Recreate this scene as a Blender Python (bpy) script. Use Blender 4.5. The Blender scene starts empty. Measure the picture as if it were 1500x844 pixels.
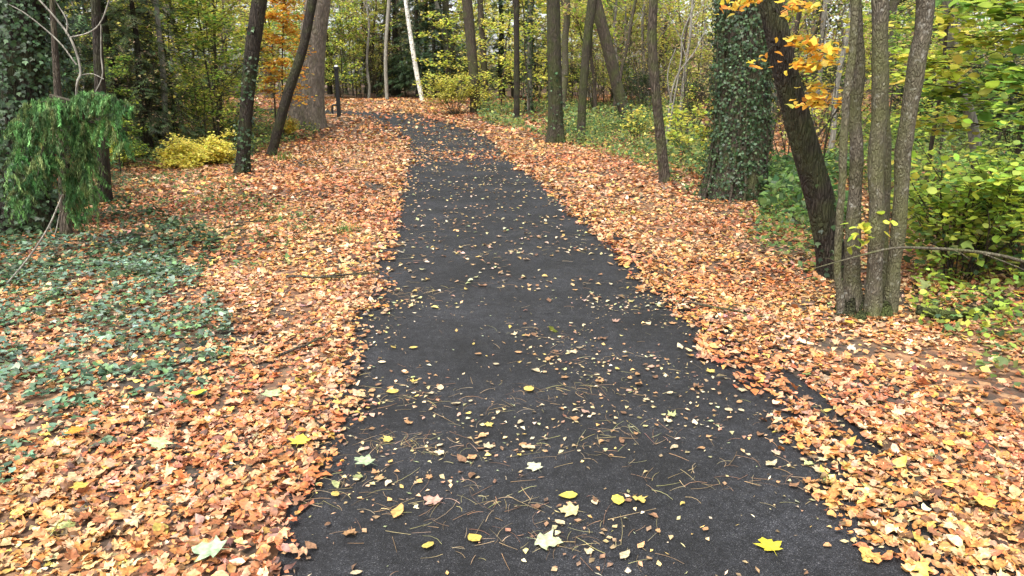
import bpy, math
import numpy as np

# ------------------------------------------------------------------ camera, sky, sun, exposure
SC = bpy.context.scene
COL = SC.collection
F_PX, CX, CY, HORIZON = 1083.0, 750.0, 422.0, 130.0      # photograph pixels (1500 x 844)
PITCH = math.atan((CY - HORIZON) / F_PX)
EYE = np.array([0.0, 0.0, 1.6])
cam_d = bpy.data.cameras.new('camera'); cam = bpy.data.objects.new('camera', cam_d); COL.objects.link(cam)
cam.location = EYE; cam.rotation_euler = (math.pi / 2 - PITCH, 0, 0)
cam_d.sensor_width = 36; cam_d.lens = F_PX / 1500 * 36; cam_d.clip_end = 2000; cam_d.clip_start = 0.05
SC.camera = cam

SUN_EL, SUN_AZ = math.radians(60), math.radians(212)       # azimuth measured clockwise from +Y
wd = bpy.data.worlds.new('World'); SC.world = wd; wd.use_nodes = True
wn = wd.node_tree.nodes; wl = wd.node_tree.links; wn.clear()
sky = wn.new('ShaderNodeTexSky'); sky.sky_type = 'NISHITA'; sky.sun_disc = False
sky.sun_elevation = SUN_EL; sky.sun_rotation = SUN_AZ
sky.air_density = 1.0; sky.dust_density = 4.0; sky.ozone_density = 1.0
hs = wn.new('ShaderNodeHueSaturation'); hs.inputs['Saturation'].default_value = 0.30   # thin bright overcast
bg = wn.new('ShaderNodeBackground'); bg.inputs['Strength'].default_value = 0.15
wo = wn.new('ShaderNodeOutputWorld')
wl.new(sky.outputs[0], hs.inputs['Color']); wl.new(hs.outputs[0], bg.inputs[0]); wl.new(bg.outputs[0], wo.inputs[0])
sun_d = bpy.data.lights.new('sun', 'SUN'); sun_d.energy = 1.5; sun_d.angle = math.radians(28); sun_d.color = (1, .95, .86)
sun = bpy.data.objects.new('sun', sun_d); COL.objects.link(sun); sun.location = (0, 0, 30)
sun.rotation_euler = (math.pi / 2 - SUN_EL, 0, math.pi - SUN_AZ)
SC.view_settings.view_transform = 'Standard'; SC.view_settings.look = 'None'
SC.view_settings.gamma = 1; SC.view_settings.exposure = 1.78
SC.render.engine = 'CYCLES'
SC.cycles.use_denoising = True; SC.cycles.max_bounces = 6; SC.cycles.transparent_max_bounces = 4
SC.cycles.caustics_reflective = False; SC.cycles.caustics_refractive = False

# ------------------------------------------------------------------ small helpers
RNG = np.random.default_rng(7)
def lattice(seed): return np.random.default_rng(seed).random((256, 256))
LAT = {}
def vnoise(x, y, scale=1.0, seed=0):
    """smooth value noise in 0..1 on plan coordinates"""
    if seed not in LAT: LAT[seed] = lattice(seed)
    L = LAT[seed]; x = np.asarray(x, float) / scale + 77.3; y = np.asarray(y, float) / scale + 31.7
    xi = np.floor(x).astype(int); yi = np.floor(y).astype(int); fx = x - xi; fy = y - yi
    fx = fx * fx * (3 - 2 * fx); fy = fy * fy * (3 - 2 * fy)
    g = lambda a, b: L[a % 256, b % 256]
    return (g(xi, yi) * (1 - fx) + g(xi + 1, yi) * fx) * (1 - fy) + (g(xi, yi + 1) * (1 - fx) + g(xi + 1, yi + 1) * fx) * fy
def sstep(a, b, v):
    t = np.clip((v - a) / (b - a), 0, 1); return t * t * (3 - 2 * t)

PY = np.array([-60, 13, 20, 25, 30, 38, 50, 80, 200, 600.]); PZ = np.array([0, 0, .10, .33, .62, .92, 1.12, 1.5, 3.0, 6.])
_py = np.linspace(-60, 600, 6601); _pz = np.interp(_py, PY, PZ)
_k = np.hanning(41); _k /= _k.sum(); _pz = np.convolve(np.pad(_pz, 20, mode='edge'), _k, mode='valid')
def profile(y): return np.interp(y, _py, _pz)

FW = np.array([0, math.cos(PITCH), -math.sin(PITCH)]); UPV = np.array([0, math.sin(PITCH), math.cos(PITCH)])
def ray(px, py):
    return np.array([(px - CX) / F_PX, 0, 0]) + UPV * (-(py - CY) / F_PX) + FW
def hit(px, py, zf=None):
    """photograph pixel -> point on the ground"""
    zf = zf or profile; d = ray(px, py); t = 1.0
    prev = t
    while t < 400:
        p = EYE + d * t
        if p[2] <= float(zf(p[1])): break
        prev = t; t *= 1.01
    a, b = prev, t
    for _ in range(30):
        m = (a + b) / 2; p = EYE + d * m
        if p[2] <= float(zf(p[1])): b = m
        else: a = m
    return EYE + d * b
def at_depth(px, py, Y):
    d = ray(px, py); return EYE + d * (Y / d[1])

# ------------------------------------------------------------------ path centreline
rowsL = [(410, 844), (455, 700), (492, 560), (550, 400), (589, 300), (597, 250), (598, 220)]
rowsR = [(1500, 844), (1325, 700), (1166, 560), (970, 400), (846, 300), (780, 250), (740, 222)]
cpts = [(hit(*a)[:2] + hit(*b)[:2]) / 2 for a, b in zip(rowsL, rowsR)]
d0 = cpts[0] - cpts[2]; d0 /= np.linalg.norm(d0)
bend = [hit(a, b)[:2] for a, b in [(652, 203), (633, 190), (611, 181), (586, 173), (560, 167)]]
ctrl = [cpts[0] + d0 * 14, cpts[0] + d0 * 6] + cpts + bend
ctrl += [bend[-1] + np.array([-4.2, 2.0]), bend[-1] + np.array([-9.5, 3.0]), bend[-1] + np.array([-22., 3.5])]
print('BEND', [tuple(np.round(b, 1)) for b in bend])
ctrl = np.array(ctrl)
def resample(P, step=None, n=None):
    """Catmull-Rom through P (any dimension), resampled evenly"""
    P = np.asarray(P, float)
    Q = np.vstack([2 * P[0] - P[1], P, 2 * P[-1] - P[-2]]); out = []
    for i in range(1, len(Q) - 2):
        t = np.linspace(0, 1, 24, endpoint=False)[:, None]
        p0, p1, p2, p3 = Q[i - 1], Q[i], Q[i + 1], Q[i + 2]
        out.append(.5 * (2 * p1 + (p2 - p0) * t + (2 * p0 - 5 * p1 + 4 * p2 - p3) * t ** 2 + (3 * p1 - p0 - 3 * p2 + p3) * t ** 3))
    out = np.vstack(out + [P[-1:]])
    s = np.concatenate([[0], np.cumsum(np.linalg.norm(np.diff(out[:, :3], axis=0), axis=1))])
    n = n or max(3, int(s[-1] / step) + 1)
    u = np.linspace(0, s[-1], n)
    return np.stack([np.interp(u, s, out[:, k]) for k in range(out.shape[1])], 1)
CL = resample(ctrl, step=0.3)
for _ in range(6): CL[1:-1] = (CL[:-2] + 2 * CL[1:-1] + CL[2:]) / 4
CT = np.gradient(CL, axis=0); CT /= np.linalg.norm(CT, axis=1)[:, None]
CN = np.stack([CT[:, 1], -CT[:, 0]], 1)                      # to the right of the walking direction
CS = np.concatenate([[0], np.cumsum(np.linalg.norm(np.diff(CL, axis=0), axis=1))])
HALF = 1.36
def su(x, y):
    """arc length and signed offset (right positive) to the path centreline"""
    x = np.atleast_1d(np.asarray(x, float)); y = np.atleast_1d(np.asarray(y, float)); S = np.empty(len(x)); U = np.empty(len(x))
    for a in range(0, len(x), 20000):
        dx = x[a:a + 20000, None] - CL[None, :, 0]; dy = y[a:a + 20000, None] - CL[None, :, 1]
        k = np.argmin(dx * dx + dy * dy, 1); r = np.arange(len(k))
        U[a:a + 20000] = dx[r, k] * CN[k, 0] + dy[r, k] * CN[k, 1]; S[a:a + 20000] = CS[k] + dx[r, k] * CT[k, 0] + dy[r, k] * CT[k, 1]
        far = np.abs(U[a:a + 20000]) < np.sqrt((dx[r, k] ** 2 + dy[r, k] ** 2)) * .6
        U[a:a + 20000] = np.where(far, np.sqrt(dx[r, k] ** 2 + dy[r, k] ** 2) * np.sign(U[a:a + 20000] + 1e-6), U[a:a + 20000])
    return S, U
def ground(x, y):
    s, u = su(x, y); au = np.abs(u); x = np.atleast_1d(x); y = np.atleast_1d(y)
    off = sstep(HALF - .05, HALF + .5, au)
    b = (vnoise(x, y, 1.1, 1) - .4) * .09 + (vnoise(x, y, 3.7, 2) - .5) * .16
    b = b + np.where(u > 0, .10, .04) * sstep(1.8, 5, au)
    return profile(y) - .045 * (1 - sstep(HALF - .12, HALF + .04, au)) + off * b
def gz(x, y): return float(ground(np.array([x]), np.array([y]))[0])
def hitg(px, py):
    p = hit(px, py); p[2] = gz(p[0], p[1]); return p

# ------------------------------------------------------------------ materials
def new_mat(name):
    m = bpy.data.materials.new(name); m.use_nodes = True; nt = m.node_tree; nt.nodes.clear()
    out = nt.nodes.new('ShaderNodeOutputMaterial'); return m, nt, nt.nodes, nt.links, out
def N(nodes, kind, **kw):
    n = nodes.new(kind)
    for k, v in kw.items():
        if hasattr(n, k) and not k[0].isupper(): setattr(n, k, v)
        else: n.inputs[k].default_value = v
    return n
def ramp(nodes, stops):
    r = nodes.new('ShaderNodeValToRGB'); e = r.color_ramp.elements
    while len(e) < len(stops): e.new(.5)
    for q, (p, c) in zip(e, stops): q.position = p; q.color = (*c, 1)
    return r
def leaf_mat(name, trans=.35, rough=.5, source='attr', spec=.35, mottle=.35, mscale=45):
    m, nt, n, l, out = new_mat(name)
    if source == 'attr': a = N(n, 'ShaderNodeAttribute'); a.attribute_name = 'Col'
    else: a = n.new('ShaderNodeObjectInfo')
    tc = n.new('ShaderNodeTexCoord'); nz = N(n, 'ShaderNodeTexNoise', Scale=mscale, Detail=3.0)
    l.new(tc.outputs['Object'], nz.inputs['Vector'])
    mr = N(n, 'ShaderNodeMapRange'); mr.inputs[1].default_value = .3; mr.inputs[2].default_value = .7
    mr.inputs[3].default_value = 1 - mottle; mr.inputs[4].default_value = 1 + mottle * .55
    l.new(nz.outputs[0], mr.inputs[0])
    mx = N(n, 'ShaderNodeVectorMath', operation='SCALE'); l.new(a.outputs['Color'], mx.inputs[0]); l.new(mr.outputs[0], mx.inputs['Scale'])
    p = N(n, 'ShaderNodeBsdfPrincipled'); p.inputs['Roughness'].default_value = rough; p.inputs['Specular IOR Level'].default_value = spec
    t = n.new('ShaderNodeBsdfTranslucent'); mix = N(n, 'ShaderNodeMixShader'); mix.inputs[0].default_value = trans
    l.new(mx.outputs[0], p.inputs['Base Color']); l.new(mx.outputs[0], t.inputs[0])
    l.new(p.outputs[0], mix.inputs[1]); l.new(t.outputs[0], mix.inputs[2]); l.new(mix.outputs[0], out.inputs[0])
    return m
def bark_mat(name, dark, light, moss=(.07, .085, .025), moss_amt=.3, scale=9.0, stretch=.22, depth=.02, bands=0.0, spots=0.0):
    m, nt, n, l, out = new_mat(name)
    tc = n.new('ShaderNodeTexCoord'); mp = n.new('ShaderNodeMapping'); mp.inputs['Scale'].default_value = (1, 1, stretch)
    l.new(tc.outputs['Object'], mp.inputs['Vector'])
    n1 = N(n, 'ShaderNodeTexNoise', Scale=scale * 2, Detail=8.0, Roughness=.65, Distortion=.6); l.new(mp.outputs[0], n1.inputs['Vector'])
    v1 = N(n, 'ShaderNodeTexVoronoi', Scale=scale * 2.2, feature='DISTANCE_TO_EDGE'); dn = N(n, 'ShaderNodeTexNoise', Scale=scale * .9, Detail=3.0); l.new(mp.outputs[0], dn.inputs['Vector'])
    dm = N(n, 'ShaderNodeVectorMath', operation='MULTIPLY_ADD'); dm.inputs[1].default_value = (1.6 / scale,) * 3; l.new(dn.outputs['Color'], dm.inputs[0]); l.new(mp.outputs[0], dm.inputs[2]); l.new(dm.outputs[0], v1.inputs['Vector'])
    vr = ramp(n, [(0, (0, 0, 0)), (.28, (1, 1, 1))]); l.new(v1.outputs['Distance'], vr.inputs[0])
    r1 = ramp(n, [(.28, dark), (.72, light)]); l.new(n1.outputs[0], r1.inputs[0])
    mulc = N(n, 'ShaderNodeMixRGB', blend_type='MULTIPLY'); mulc.inputs[0].default_value = .4
    l.new(r1.outputs[0], mulc.inputs[1]); l.new(vr.outputs[0], mulc.inputs[2])
    col = mulc.outputs[0]
    if bands or spots:
        mp2 = n.new('ShaderNodeMapping'); mp2.inputs['Scale'].default_value = (1, 1, 3.0 if bands else 1.0); l.new(tc.outputs['Object'], mp2.inputs['Vector'])
        nb = N(n, 'ShaderNodeTexNoise', Scale=7.0 if bands else 22.0, Detail=4.0); l.new(mp2.outputs[0], nb.inputs['Vector'])
        rb = ramp(n, [(.55, (0, 0, 0)), (.64, (1, 1, 1))] if bands else [(.60, (0, 0, 0)), (.67, (1, 1, 1))]); l.new(nb.outputs[0], rb.inputs[0])
        mb = N(n, 'ShaderNodeMixRGB'); mb.inputs[2].default_value = (.05, .045, .04, 1) if bands else (.42, .42, .37, 1)
        sc = N(n, 'ShaderNodeMath', operation='MULTIPLY'); sc.inputs[1].default_value = bands or spots
        l.new(rb.outputs[0], sc.inputs[0]); l.new(sc.outputs[0], mb.inputs[0]); l.new(col, mb.inputs[1]); col = mb.outputs[0]
    n2 = N(n, 'ShaderNodeTexNoise', Scale=3.2, Detail=6.0); l.new(tc.outputs['Object'], n2.inputs['Vector'])
    r2 = ramp(n, [(.62 - .4 * moss_amt, (0, 0, 0)), (.80 - .3 * moss_amt, (1, 1, 1))]); l.new(n2.outputs[0], r2.inputs[0])
    mm = N(n, 'ShaderNodeMixRGB'); mm.inputs[2].default_value = (*moss, 1); mk = N(n, 'ShaderNodeMath', operation='MULTIPLY'); mk.inputs[1].default_value = min(1, moss_amt * 1.6)
    l.new(r2.outputs[0], mk.inputs[0]); l.new(mk.outputs[0], mm.inputs[0]); l.new(col, mm.inputs[1])
    ad = N(n, 'ShaderNodeMath', operation='MULTIPLY_ADD'); ad.inputs[1].default_value = .5
    l.new(n1.outputs[0], ad.inputs[0]); l.new(vr.outputs[0], ad.inputs[2])
    b = N(n, 'ShaderNodeBump'); b.inputs['Strength'].default_value = .9; b.inputs['Distance'].default_value = depth; l.new(ad.outputs[0], b.inputs['Height'])
    p = N(n, 'ShaderNodeBsdfPrincipled'); p.inputs['Roughness'].default_value = .88; p.inputs['Specular IOR Level'].default_value = .2
    l.new(mm.outputs[0], p.inputs['Base Color']); l.new(b.outputs[0], p.inputs['Normal']); l.new(p.outputs[0], out.inputs[0])
    return m
def plain_mat(name, col, rough=.6, spec=.3):
    m, nt, n, l, out = new_mat(name)
    tc = n.new('ShaderNodeTexCoord'); nz = N(n, 'ShaderNodeTexNoise', Scale=14.0, Detail=5.0); l.new(tc.outputs['Object'], nz.inputs['Vector'])
    r = ramp(n, [(.3, tuple(c * .75 for c in col)), (.7, tuple(min(1, c * 1.2) for c in col))]); l.new(nz.outputs[0], r.inputs[0])
    p = N(n, 'ShaderNodeBsdfPrincipled'); p.inputs['Roughness'].default_value = rough; p.inputs['Specular IOR Level'].default_value = spec
    l.new(r.outputs[0], p.inputs['Base Color']); l.new(p.outputs[0], out.inputs[0]); return m
M = {}
M['litter'] = leaf_mat('fallen_leaves', .18, .5, spec=.4, mottle=.5, mscale=70)
M['litter_one'] = leaf_mat('fallen_leaf_single', .15, .5, source='obj', mscale=5, mottle=.5)
M['foliage'] = leaf_mat('foliage', .55, .5, mottle=.2, mscale=6)
M['ivy'] = leaf_mat('ivy_leaf', .2, .48, spec=.35, mottle=.35, mscale=30)
M['needle'] = leaf_mat('needles', .25, .55, mottle=.25, mscale=8)
M['twig'] = leaf_mat('dry_twigs', .0, .8, mottle=.3, mscale=12)
M['bark_brown'] = bark_mat('bark_brown', (.035, .028, .021), (.125, .10, .075), moss_amt=.4, scale=15, stretch=.16)
M['bark_dark'] = bark_mat('bark_dark', (.016, .013, .010), (.062, .050, .039), moss=(.05, .06, .02), moss_amt=.4, scale=16, stretch=.16)
M['bark_beech'] = bark_mat('bark_beech', (.11, .092, .073), (.25, .21, .17), moss_amt=.25, scale=5, stretch=.4, depth=.012)
M['bark_grey'] = bark_mat('bark_grey', (.05, .043, .031), (.165, .143, .105), moss=(.085, .088, .036), moss_amt=.55, scale=26, stretch=.33, depth=.008, spots=.3)
M['bark_pale'] = bark_mat('bark_pale', (.15, .14, .115), (.33, .31, .26), moss_amt=.15, scale=8, depth=.008)
M['bark_birch'] = bark_mat('bark_birch', (.55, .53, .47), (.78, .76, .70), moss_amt=.05, scale=5, depth=.006, bands=.85)
M['bark_moss'] = bark_mat('bark_moss', (.028, .024, .017), (.095, .08, .058), moss=(.045, .055, .016), moss_amt=.55, scale=16, stretch=.18)
M['bark_stool'] = bark_mat('bark_stool', (.02, .02, .012), (.07, .07, .035), moss=(.05, .065, .016), moss_amt=.6, scale=14, stretch=.5, depth=.03)
M['black_paint'] = plain_mat('black_paint', (.012, .012, .013), .45, .4)
M['white_paint'] = plain_mat('white_paint', (.75, .75, .73), .5, .3)

# woodland soil under the leaves
m, nt, n, l, out = new_mat('woodland_soil'); M['soil'] = m
tc = n.new('ShaderNodeTexCoord')
v = N(n, 'ShaderNodeTexVoronoi', Scale=13.0); l.new(tc.outputs['Object'], v.inputs['Vector'])
sp = n.new('ShaderNodeSeparateColor'); l.new(v.outputs['Color'], sp.inputs[0])
rc = ramp(n, [(0, (.05, .03, .018)), (.3, (.14, .065, .032)), (.55, (.26, .12, .055)), (.8, (.34, .19, .09)), (1, (.2, .12, .07))]); l.new(sp.outputs[0], rc.inputs[0])
nz = N(n, 'ShaderNodeTexNoise', Scale=.8, Detail=6.0); l.new(tc.outputs['Object'], nz.inputs['Vector'])
rs = ramp(n, [(.42, (0, 0, 0)), (.6, (1, 1, 1))]); l.new(nz.outputs[0], rs.inputs[0])
mx = N(n, 'ShaderNodeMixRGB'); mx.inputs[2].default_value = (.045, .034, .022, 1); l.new(rs.outputs[0], mx.inputs[0]); l.new(rc.outputs[0], mx.inputs[1])
n3 = N(n, 'ShaderNodeTexNoise', Scale=60.0, Detail=6.0); l.new(tc.outputs['Object'], n3.inputs['Vector'])
mu = N(n, 'ShaderNodeMixRGB', blend_type='MULTIPLY'); mu.inputs[0].default_value = .6; l.new(mx.outputs[0], mu.inputs[1]); l.new(n3.outputs[0], mu.inputs[2])
bp = N(n, 'ShaderNodeBump'); bp.inputs['Strength'].default_value = .8; bp.inputs['Distance'].default_value = .03; l.new(v.outputs['Distance'], bp.inputs['Height'])
p = N(n, 'ShaderNodeBsdfPrincipled'); p.inputs['Roughness'].default_value = .9; l.new(mu.outputs[0], p.inputs['Base Color']); l.new(bp.outputs[0], p.inputs['Normal']); l.new(p.outputs[0], out.inputs[0])

# dark asphalt
m, nt, n, l, out = new_mat('asphalt'); M['asphalt'] = m
tc = n.new('ShaderNodeTexCoord')
v = N(n, 'ShaderNodeTexVoronoi', Scale=300.0); l.new(tc.outputs['Object'], v.inputs['Vector'])
sp = n.new('ShaderNodeSeparateColor'); l.new(v.outputs['Color'], sp.inputs[0])
rc = ramp(n, [(0, (.0045, .0048, .006)), (.55, (.0105, .0112, .0135)), (.9, (.021, .022, .0255)), (1, (.065, .065, .068))]); l.new(sp.outputs[0], rc.inputs[0])
nz = N(n, 'ShaderNodeTexNoise', Scale=1.3, Detail=7.0, Roughness=.65); l.new(tc.outputs['Object'], nz.inputs['Vector'])
rs = ramp(n, [(.30, (.42, .42, .42)), (.5, (.95, .95, .97)), (.70, (1.75, 1.75, 1.8))]); l.new(nz.outputs[0], rs.inputs[0])
mu = N(n, 'ShaderNodeMixRGB', blend_type='MULTIPLY'); mu.inputs[0].default_value = 1; l.new(rc.outputs[0], mu.inputs[1]); l.new(rs.outputs[0], mu.inputs[2])
n3 = N(n, 'ShaderNodeTexNoise', Scale=22.0, Detail=5.0, Roughness=.7); l.new(tc.outputs['Object'], n3.inputs['Vector'])
r3 = ramp(n, [(.36, (.45, .45, .45)), (.64, (1.5, 1.46, 1.4))]); l.new(n3.outputs[0], r3.inputs[0])
m2 = N(n, 'ShaderNodeMixRGB', blend_type='MULTIPLY'); m2.inputs[0].default_value = .8; l.new(mu.outputs[0], m2.inputs[1]); l.new(r3.outputs[0], m2.inputs[2])
bp = N(n, 'ShaderNodeBump'); bp.inputs['Strength'].default_value = .7; bp.inputs['Distance'].default_value = .006; l.new(v.outputs['Distance'], bp.inputs['Height'])
p = N(n, 'ShaderNodeBsdfPrincipled'); p.inputs['Roughness'].default_value = .7; p.inputs['Specular IOR Level'].default_value = .28
l.new(m2.outputs[0], p.inputs['Base Color']); l.new(bp.outputs[0], p.inputs['Normal']); l.new(p.outputs[0], out.inputs[0])

# ------------------------------------------------------------------ mesh building
def make_mesh(name, V, Fc, mat, C=None, smooth=True):
    V = np.asarray(V, np.float32); Fc = np.asarray(Fc, np.int32)
    me = bpy.data.meshes.new(name); nf = len(Fc); k = Fc.shape[1]
    me.vertices.add(len(V)); me.vertices.foreach_set('co', V.ravel())
    me.loops.add(nf * k); me.loops.foreach_set('vertex_index', Fc.ravel())
    me.polygons.add(nf); me.polygons.foreach_set('loop_start', np.arange(0, nf * k, k, dtype=np.int32))
    me.polygons.foreach_set('use_smooth', np.full(nf, smooth))
    if C is not None:
        a = me.color_attributes.new('Col', 'FLOAT_COLOR', 'POINT')
        a.data.foreach_set('color', np.hstack([C, np.ones((len(C), 1))]).astype(np.float32).ravel())
    me.update(calc_edges=True); me.materials.append(mat); return me
class Geo:
    """collects triangles of one part"""
    def __init__(s): s.V, s.F, s.C, s.n = [], [], [], 0
    def add(s, V, Fc, C=None):
        s.V.append(V); s.F.append(Fc + s.n); s.n += len(V)
        if C is None: C = np.ones((len(V), 3))
        s.C.append(np.broadcast_to(C, (len(V), 3)))
    def build(s, name, mat, parent=None, smooth=True, kind=None, origin=None):
        if not s.V: return None
        V = np.vstack(s.V); o = np.zeros(3)
        if parent is not None: o = np.array(parent.location)
        elif origin is not None: o = np.array(origin)
        me = make_mesh(name, V - o, np.vstack(s.F), mat, np.vstack(s.C), smooth)
        ob = bpy.data.objects.new(name, me); COL.objects.link(ob)
        if parent is not None: ob.parent = parent
        else: ob.location = o
        if kind: ob['kind'] = kind
        return ob
def tag(o, label=None, cat=None, group=None, kind=None):
    if label: o['label'] = label
    if cat: o['category'] = cat
    if group: o['group'] = group
    if kind: o['kind'] = kind
    return o
def empty(name, loc, label, cat, group=None):
    o = bpy.data.objects.new(name, None); COL.objects.link(o); o.location = loc; o.empty_display_size = .2
    return tag(o, label, cat, group)
def copy_tree(o, parent=None):
    c = o.copy(); COL.objects.link(c)
    if parent is not None: c.parent = parent
    for ch in o.children: copy_tree(ch, c)
    return c

def tube(geo, P, R, seg=8, rough=0.0, flare=0.0, rng=RNG, col=None, cap=True):
    P = np.asarray(P, float); R = np.asarray(R, float); n = len(P)
    T = np.gradient(P, axis=0); T /= np.linalg.norm(T, axis=1)[:, None] + 1e-9
    ref = np.array([1., 0, 0]) if abs(T[0][0]) < .8 else np.array([0, 1., 0])
    A = np.cross(T, ref); A /= np.linalg.norm(A, axis=1)[:, None] + 1e-9; B = np.cross(T, A)
    th = np.linspace(0, 2 * np.pi, seg, endpoint=False); rr = np.repeat(R[:, None], seg, 1)
    if rough:
        ph = rng.random(3) * 6.28; z = np.linspace(0, 1, n)[:, None]
        rr = rr * (1 + rough * (np.sin(2 * th + ph[0] + 3 * z) * .6 + np.sin(3 * th + ph[1] - 5 * z) * .5 + np.sin(5 * th + ph[2] + 9 * z) * .35) + rough * .6 * (rng.random((n, seg)) - .5))
    if flare:
        hgt = np.concatenate([[0], np.cumsum(np.linalg.norm(np.diff(P, axis=0), axis=1))])[:, None]
        ph = rng.random(2) * 6.28
        rr = rr * (1 + flare * np.exp(-hgt / (R[0] * 1.5)) * (.7 + .5 * np.cos(3 * th + ph[0]) + .35 * np.cos(5 * th + ph[1])))
    V = P[:, None] + rr[..., None] * (np.cos(th)[None, :, None] * A[:, None] + np.sin(th)[None, :, None] * B[:, None])
    V = V.reshape(-1, 3); i = np.arange(n - 1)[:, None] * seg; j = np.arange(seg)[None]; k = (j + 1) % seg
    q = np.stack([i + j, i + k, i + seg + k, i + seg + j], -1).reshape(-1, 4)
    Fc = np.vstack([q[:, [0, 2, 1]], q[:, [0, 3, 2]]])
    if cap:
        V = np.vstack([V, P[-1:]]); e = (n - 1) * seg; jj = np.arange(seg)
        Fc = np.vstack([Fc, np.stack([e + jj, e + (jj + 1) % seg, np.full(seg, n * seg)], 1)])
    geo.add(V, Fc, col)

# ---- leaf shapes: petiole at the origin, blade along +y, length 1
def maple(rng, curl=.25):
    h = [(.0, .0), (.16, -.03), (.40, .02), (.30, .16), (.42, .28), (.60, .50), (.40, .50), (.24, .50), (.27, .72), (.13, .80)]
    o = h + [(0, 1.0)] + [(-a, b) for a, b in h[:0:-1]]
    o = np.array(o) * (1 + (rng.random((len(o), 2)) - .5) * .16)
    V = np.vstack([[0, .34], o]); z = curl * ((rng.random() - .2) * V[:, 0] ** 2 * 2.2 + (rng.random() - .3) * (V[:, 1] - .4) ** 2 * 1.6 + (rng.random() - .5) * V[:, 0] * V[:, 1]) + (rng.random(len(V)) - .5) * .10 * curl * 3
    k = len(o); Fc = np.stack([np.zeros(k, int), 1 + np.arange(k), 1 + (np.arange(k) + 1) % k], 1)
    V3 = np.column_stack([V[:, 0], V[:, 1] - .35, z])
    st = np.array([[-.012, 0, 0], [.012, 0, 0], [rng.normal(0, .12), -.5, .03]]) - [0, .35, -z[1]]
    return np.vstack([V3, st]), np.vstack([Fc, [[k + 1, k + 2, k + 3]]])
def oval(rng, curl=.3, wide=.33):
    ys = np.array([.0, .22, .5, .78, 1.]); ws = np.array([0, .8, 1, .66, 0]) * wide
    f = (rng.random() - .15) * curl * 1.2; c = (rng.random() - .4) * curl * 1.6; tw = (rng.random() - .5) * curl
    V = [[0, 0, 0]]
    for y, w in zip(ys[1:4], ws[1:4]):
        zc = c * (y - .5) ** 2 * 2
        for sx in (-1, 0, 1): V.append([sx * w, y, zc + abs(sx) * f * w + tw * sx * (y - .5)])
    V.append([0, 1, c * .5]); V = np.array(V) - [0, .5, 0]
    Fc = [[0, 2, 1], [0, 3, 2]]
    for a in (1, 4): Fc += [[a, a + 1, a + 4], [a, a + 4, a + 3], [a + 1, a + 2, a + 5], [a + 1, a + 5, a + 4]]
    Fc += [[7, 8, 10], [8, 9, 10]]
    return V, np.array(Fc)
def simple(rng, curl=.3, wide=.36):
    f = (rng.random() - .2) * curl; c = (rng.random() - .4) * curl
    V = np.array([[0, -.5, 0], [-wide, -.02, f], [0, 0, 0], [wide, .04, f * .8], [0, .5, c]])
    return V, np.array([[0, 2, 1], [0, 3, 2], [1, 2, 4], [2, 3, 4]])
def blade2(rng, wide=.34):
    z = (rng.random() - .3) * .3
    return np.array([[0, -.5, 0], [wide, 0, z], [0, .5, 0], [-wide, 0, z]]), np.array([[0, 1, 2], [0, 2, 3]])
def ivyleaf(rng):
    V = np.array([[0, -.35, 0], [-.36, -.3, .05], [-.5, .05, -.04], [-.2, .15, .03], [0, .6, -.08], [.2, .15, .03], [.5, .05, -.04], [.36, -.3, .05]]) * (1 + (rng.random((8, 3)) - .5) * .15)
    return V, np.array([[0, 2, 1], [0, 3, 2], [0, 4, 3], [0, 5, 4], [0, 6, 5], [0, 7, 6]])
pr = np.random.default_rng(3)
MAPLE = [maple(pr, .75) for _ in range(9)]; OVAL = [oval(pr, .7, w) for w in (.22, .26, .3, .33, .36, .28, .24, .34, .31)]; SIMPLE = [simple(pr, .7) for _ in range(8)]
BLADE = [blade2(pr) for _ in range(6)]; IVY = [ivyleaf(pr) for _ in range(6)]; HAZEL = [oval(pr, .3, .42) for _ in range(6)]; SLIM = [blade2(pr, .10) for _ in range(4)]
FLATLEAF = [oval(pr, .16) for _ in range(6)]; FLATMAPLE = [maple(pr, .15) for _ in range(6)]

def orient(yaw, tilt, tdir):
    """rotation matrices: yaw about z, then tilt about a horizontal axis"""
    n = len(yaw); c, s = np.cos(yaw), np.sin(yaw); z0 = np.zeros(n); o1 = np.ones(n)
    Rz = np.stack([np.stack([c, -s, z0], 1), np.stack([s, c, z0], 1), np.stack([z0, z0, o1], 1)], 1)
    kx, ky = np.cos(tdir), np.sin(tdir); ct, st = np.cos(tilt), np.sin(tilt); v = 1 - ct
    Rt = np.stack([np.stack([ct + kx * kx * v, kx * ky * v, ky * st], 1), np.stack([kx * ky * v, ct + ky * ky * v, -kx * st], 1), np.stack([-ky * st, kx * st, ct], 1)], 1)
    return Rt @ Rz
def frame_rot(nrm, rng, upish=None):
    """rotation with local z along nrm, local y hanging downwards"""
    nrm = nrm / np.linalg.norm(nrm, axis=1)[:, None]
    d = np.tile(np.array([0, 0, -1.]), (len(nrm), 1)) + rng.normal(0, .45, nrm.shape)
    d -= nrm * (d * nrm).sum(1)[:, None]; d /= np.linalg.norm(d, axis=1)[:, None] + 1e-9
    return np.stack([np.cross(d, nrm), d, nrm], 2)
def scatter(geo, protos, pos, R, size, col, rng=RNG):
    pos = np.asarray(pos, float)
    if len(pos) == 0: return
    which = rng.integers(0, len(protos), len(pos)); size = np.broadcast_to(size, (len(pos),))
    for w, (V, Fc) in enumerate(protos):
        k = np.nonzero(which == w)[0]
        if not len(k): continue
        W = np.einsum('nij,vj->nvi', R[k], V) * size[k][:, None, None] + pos[k][:, None]
        FF = (Fc[None] + (np.arange(len(k)) * len(V))[:, None, None]).reshape(-1, 3)
        geo.add(W.reshape(-1, 3), FF, np.repeat(col[k], len(V), 0))
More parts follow.
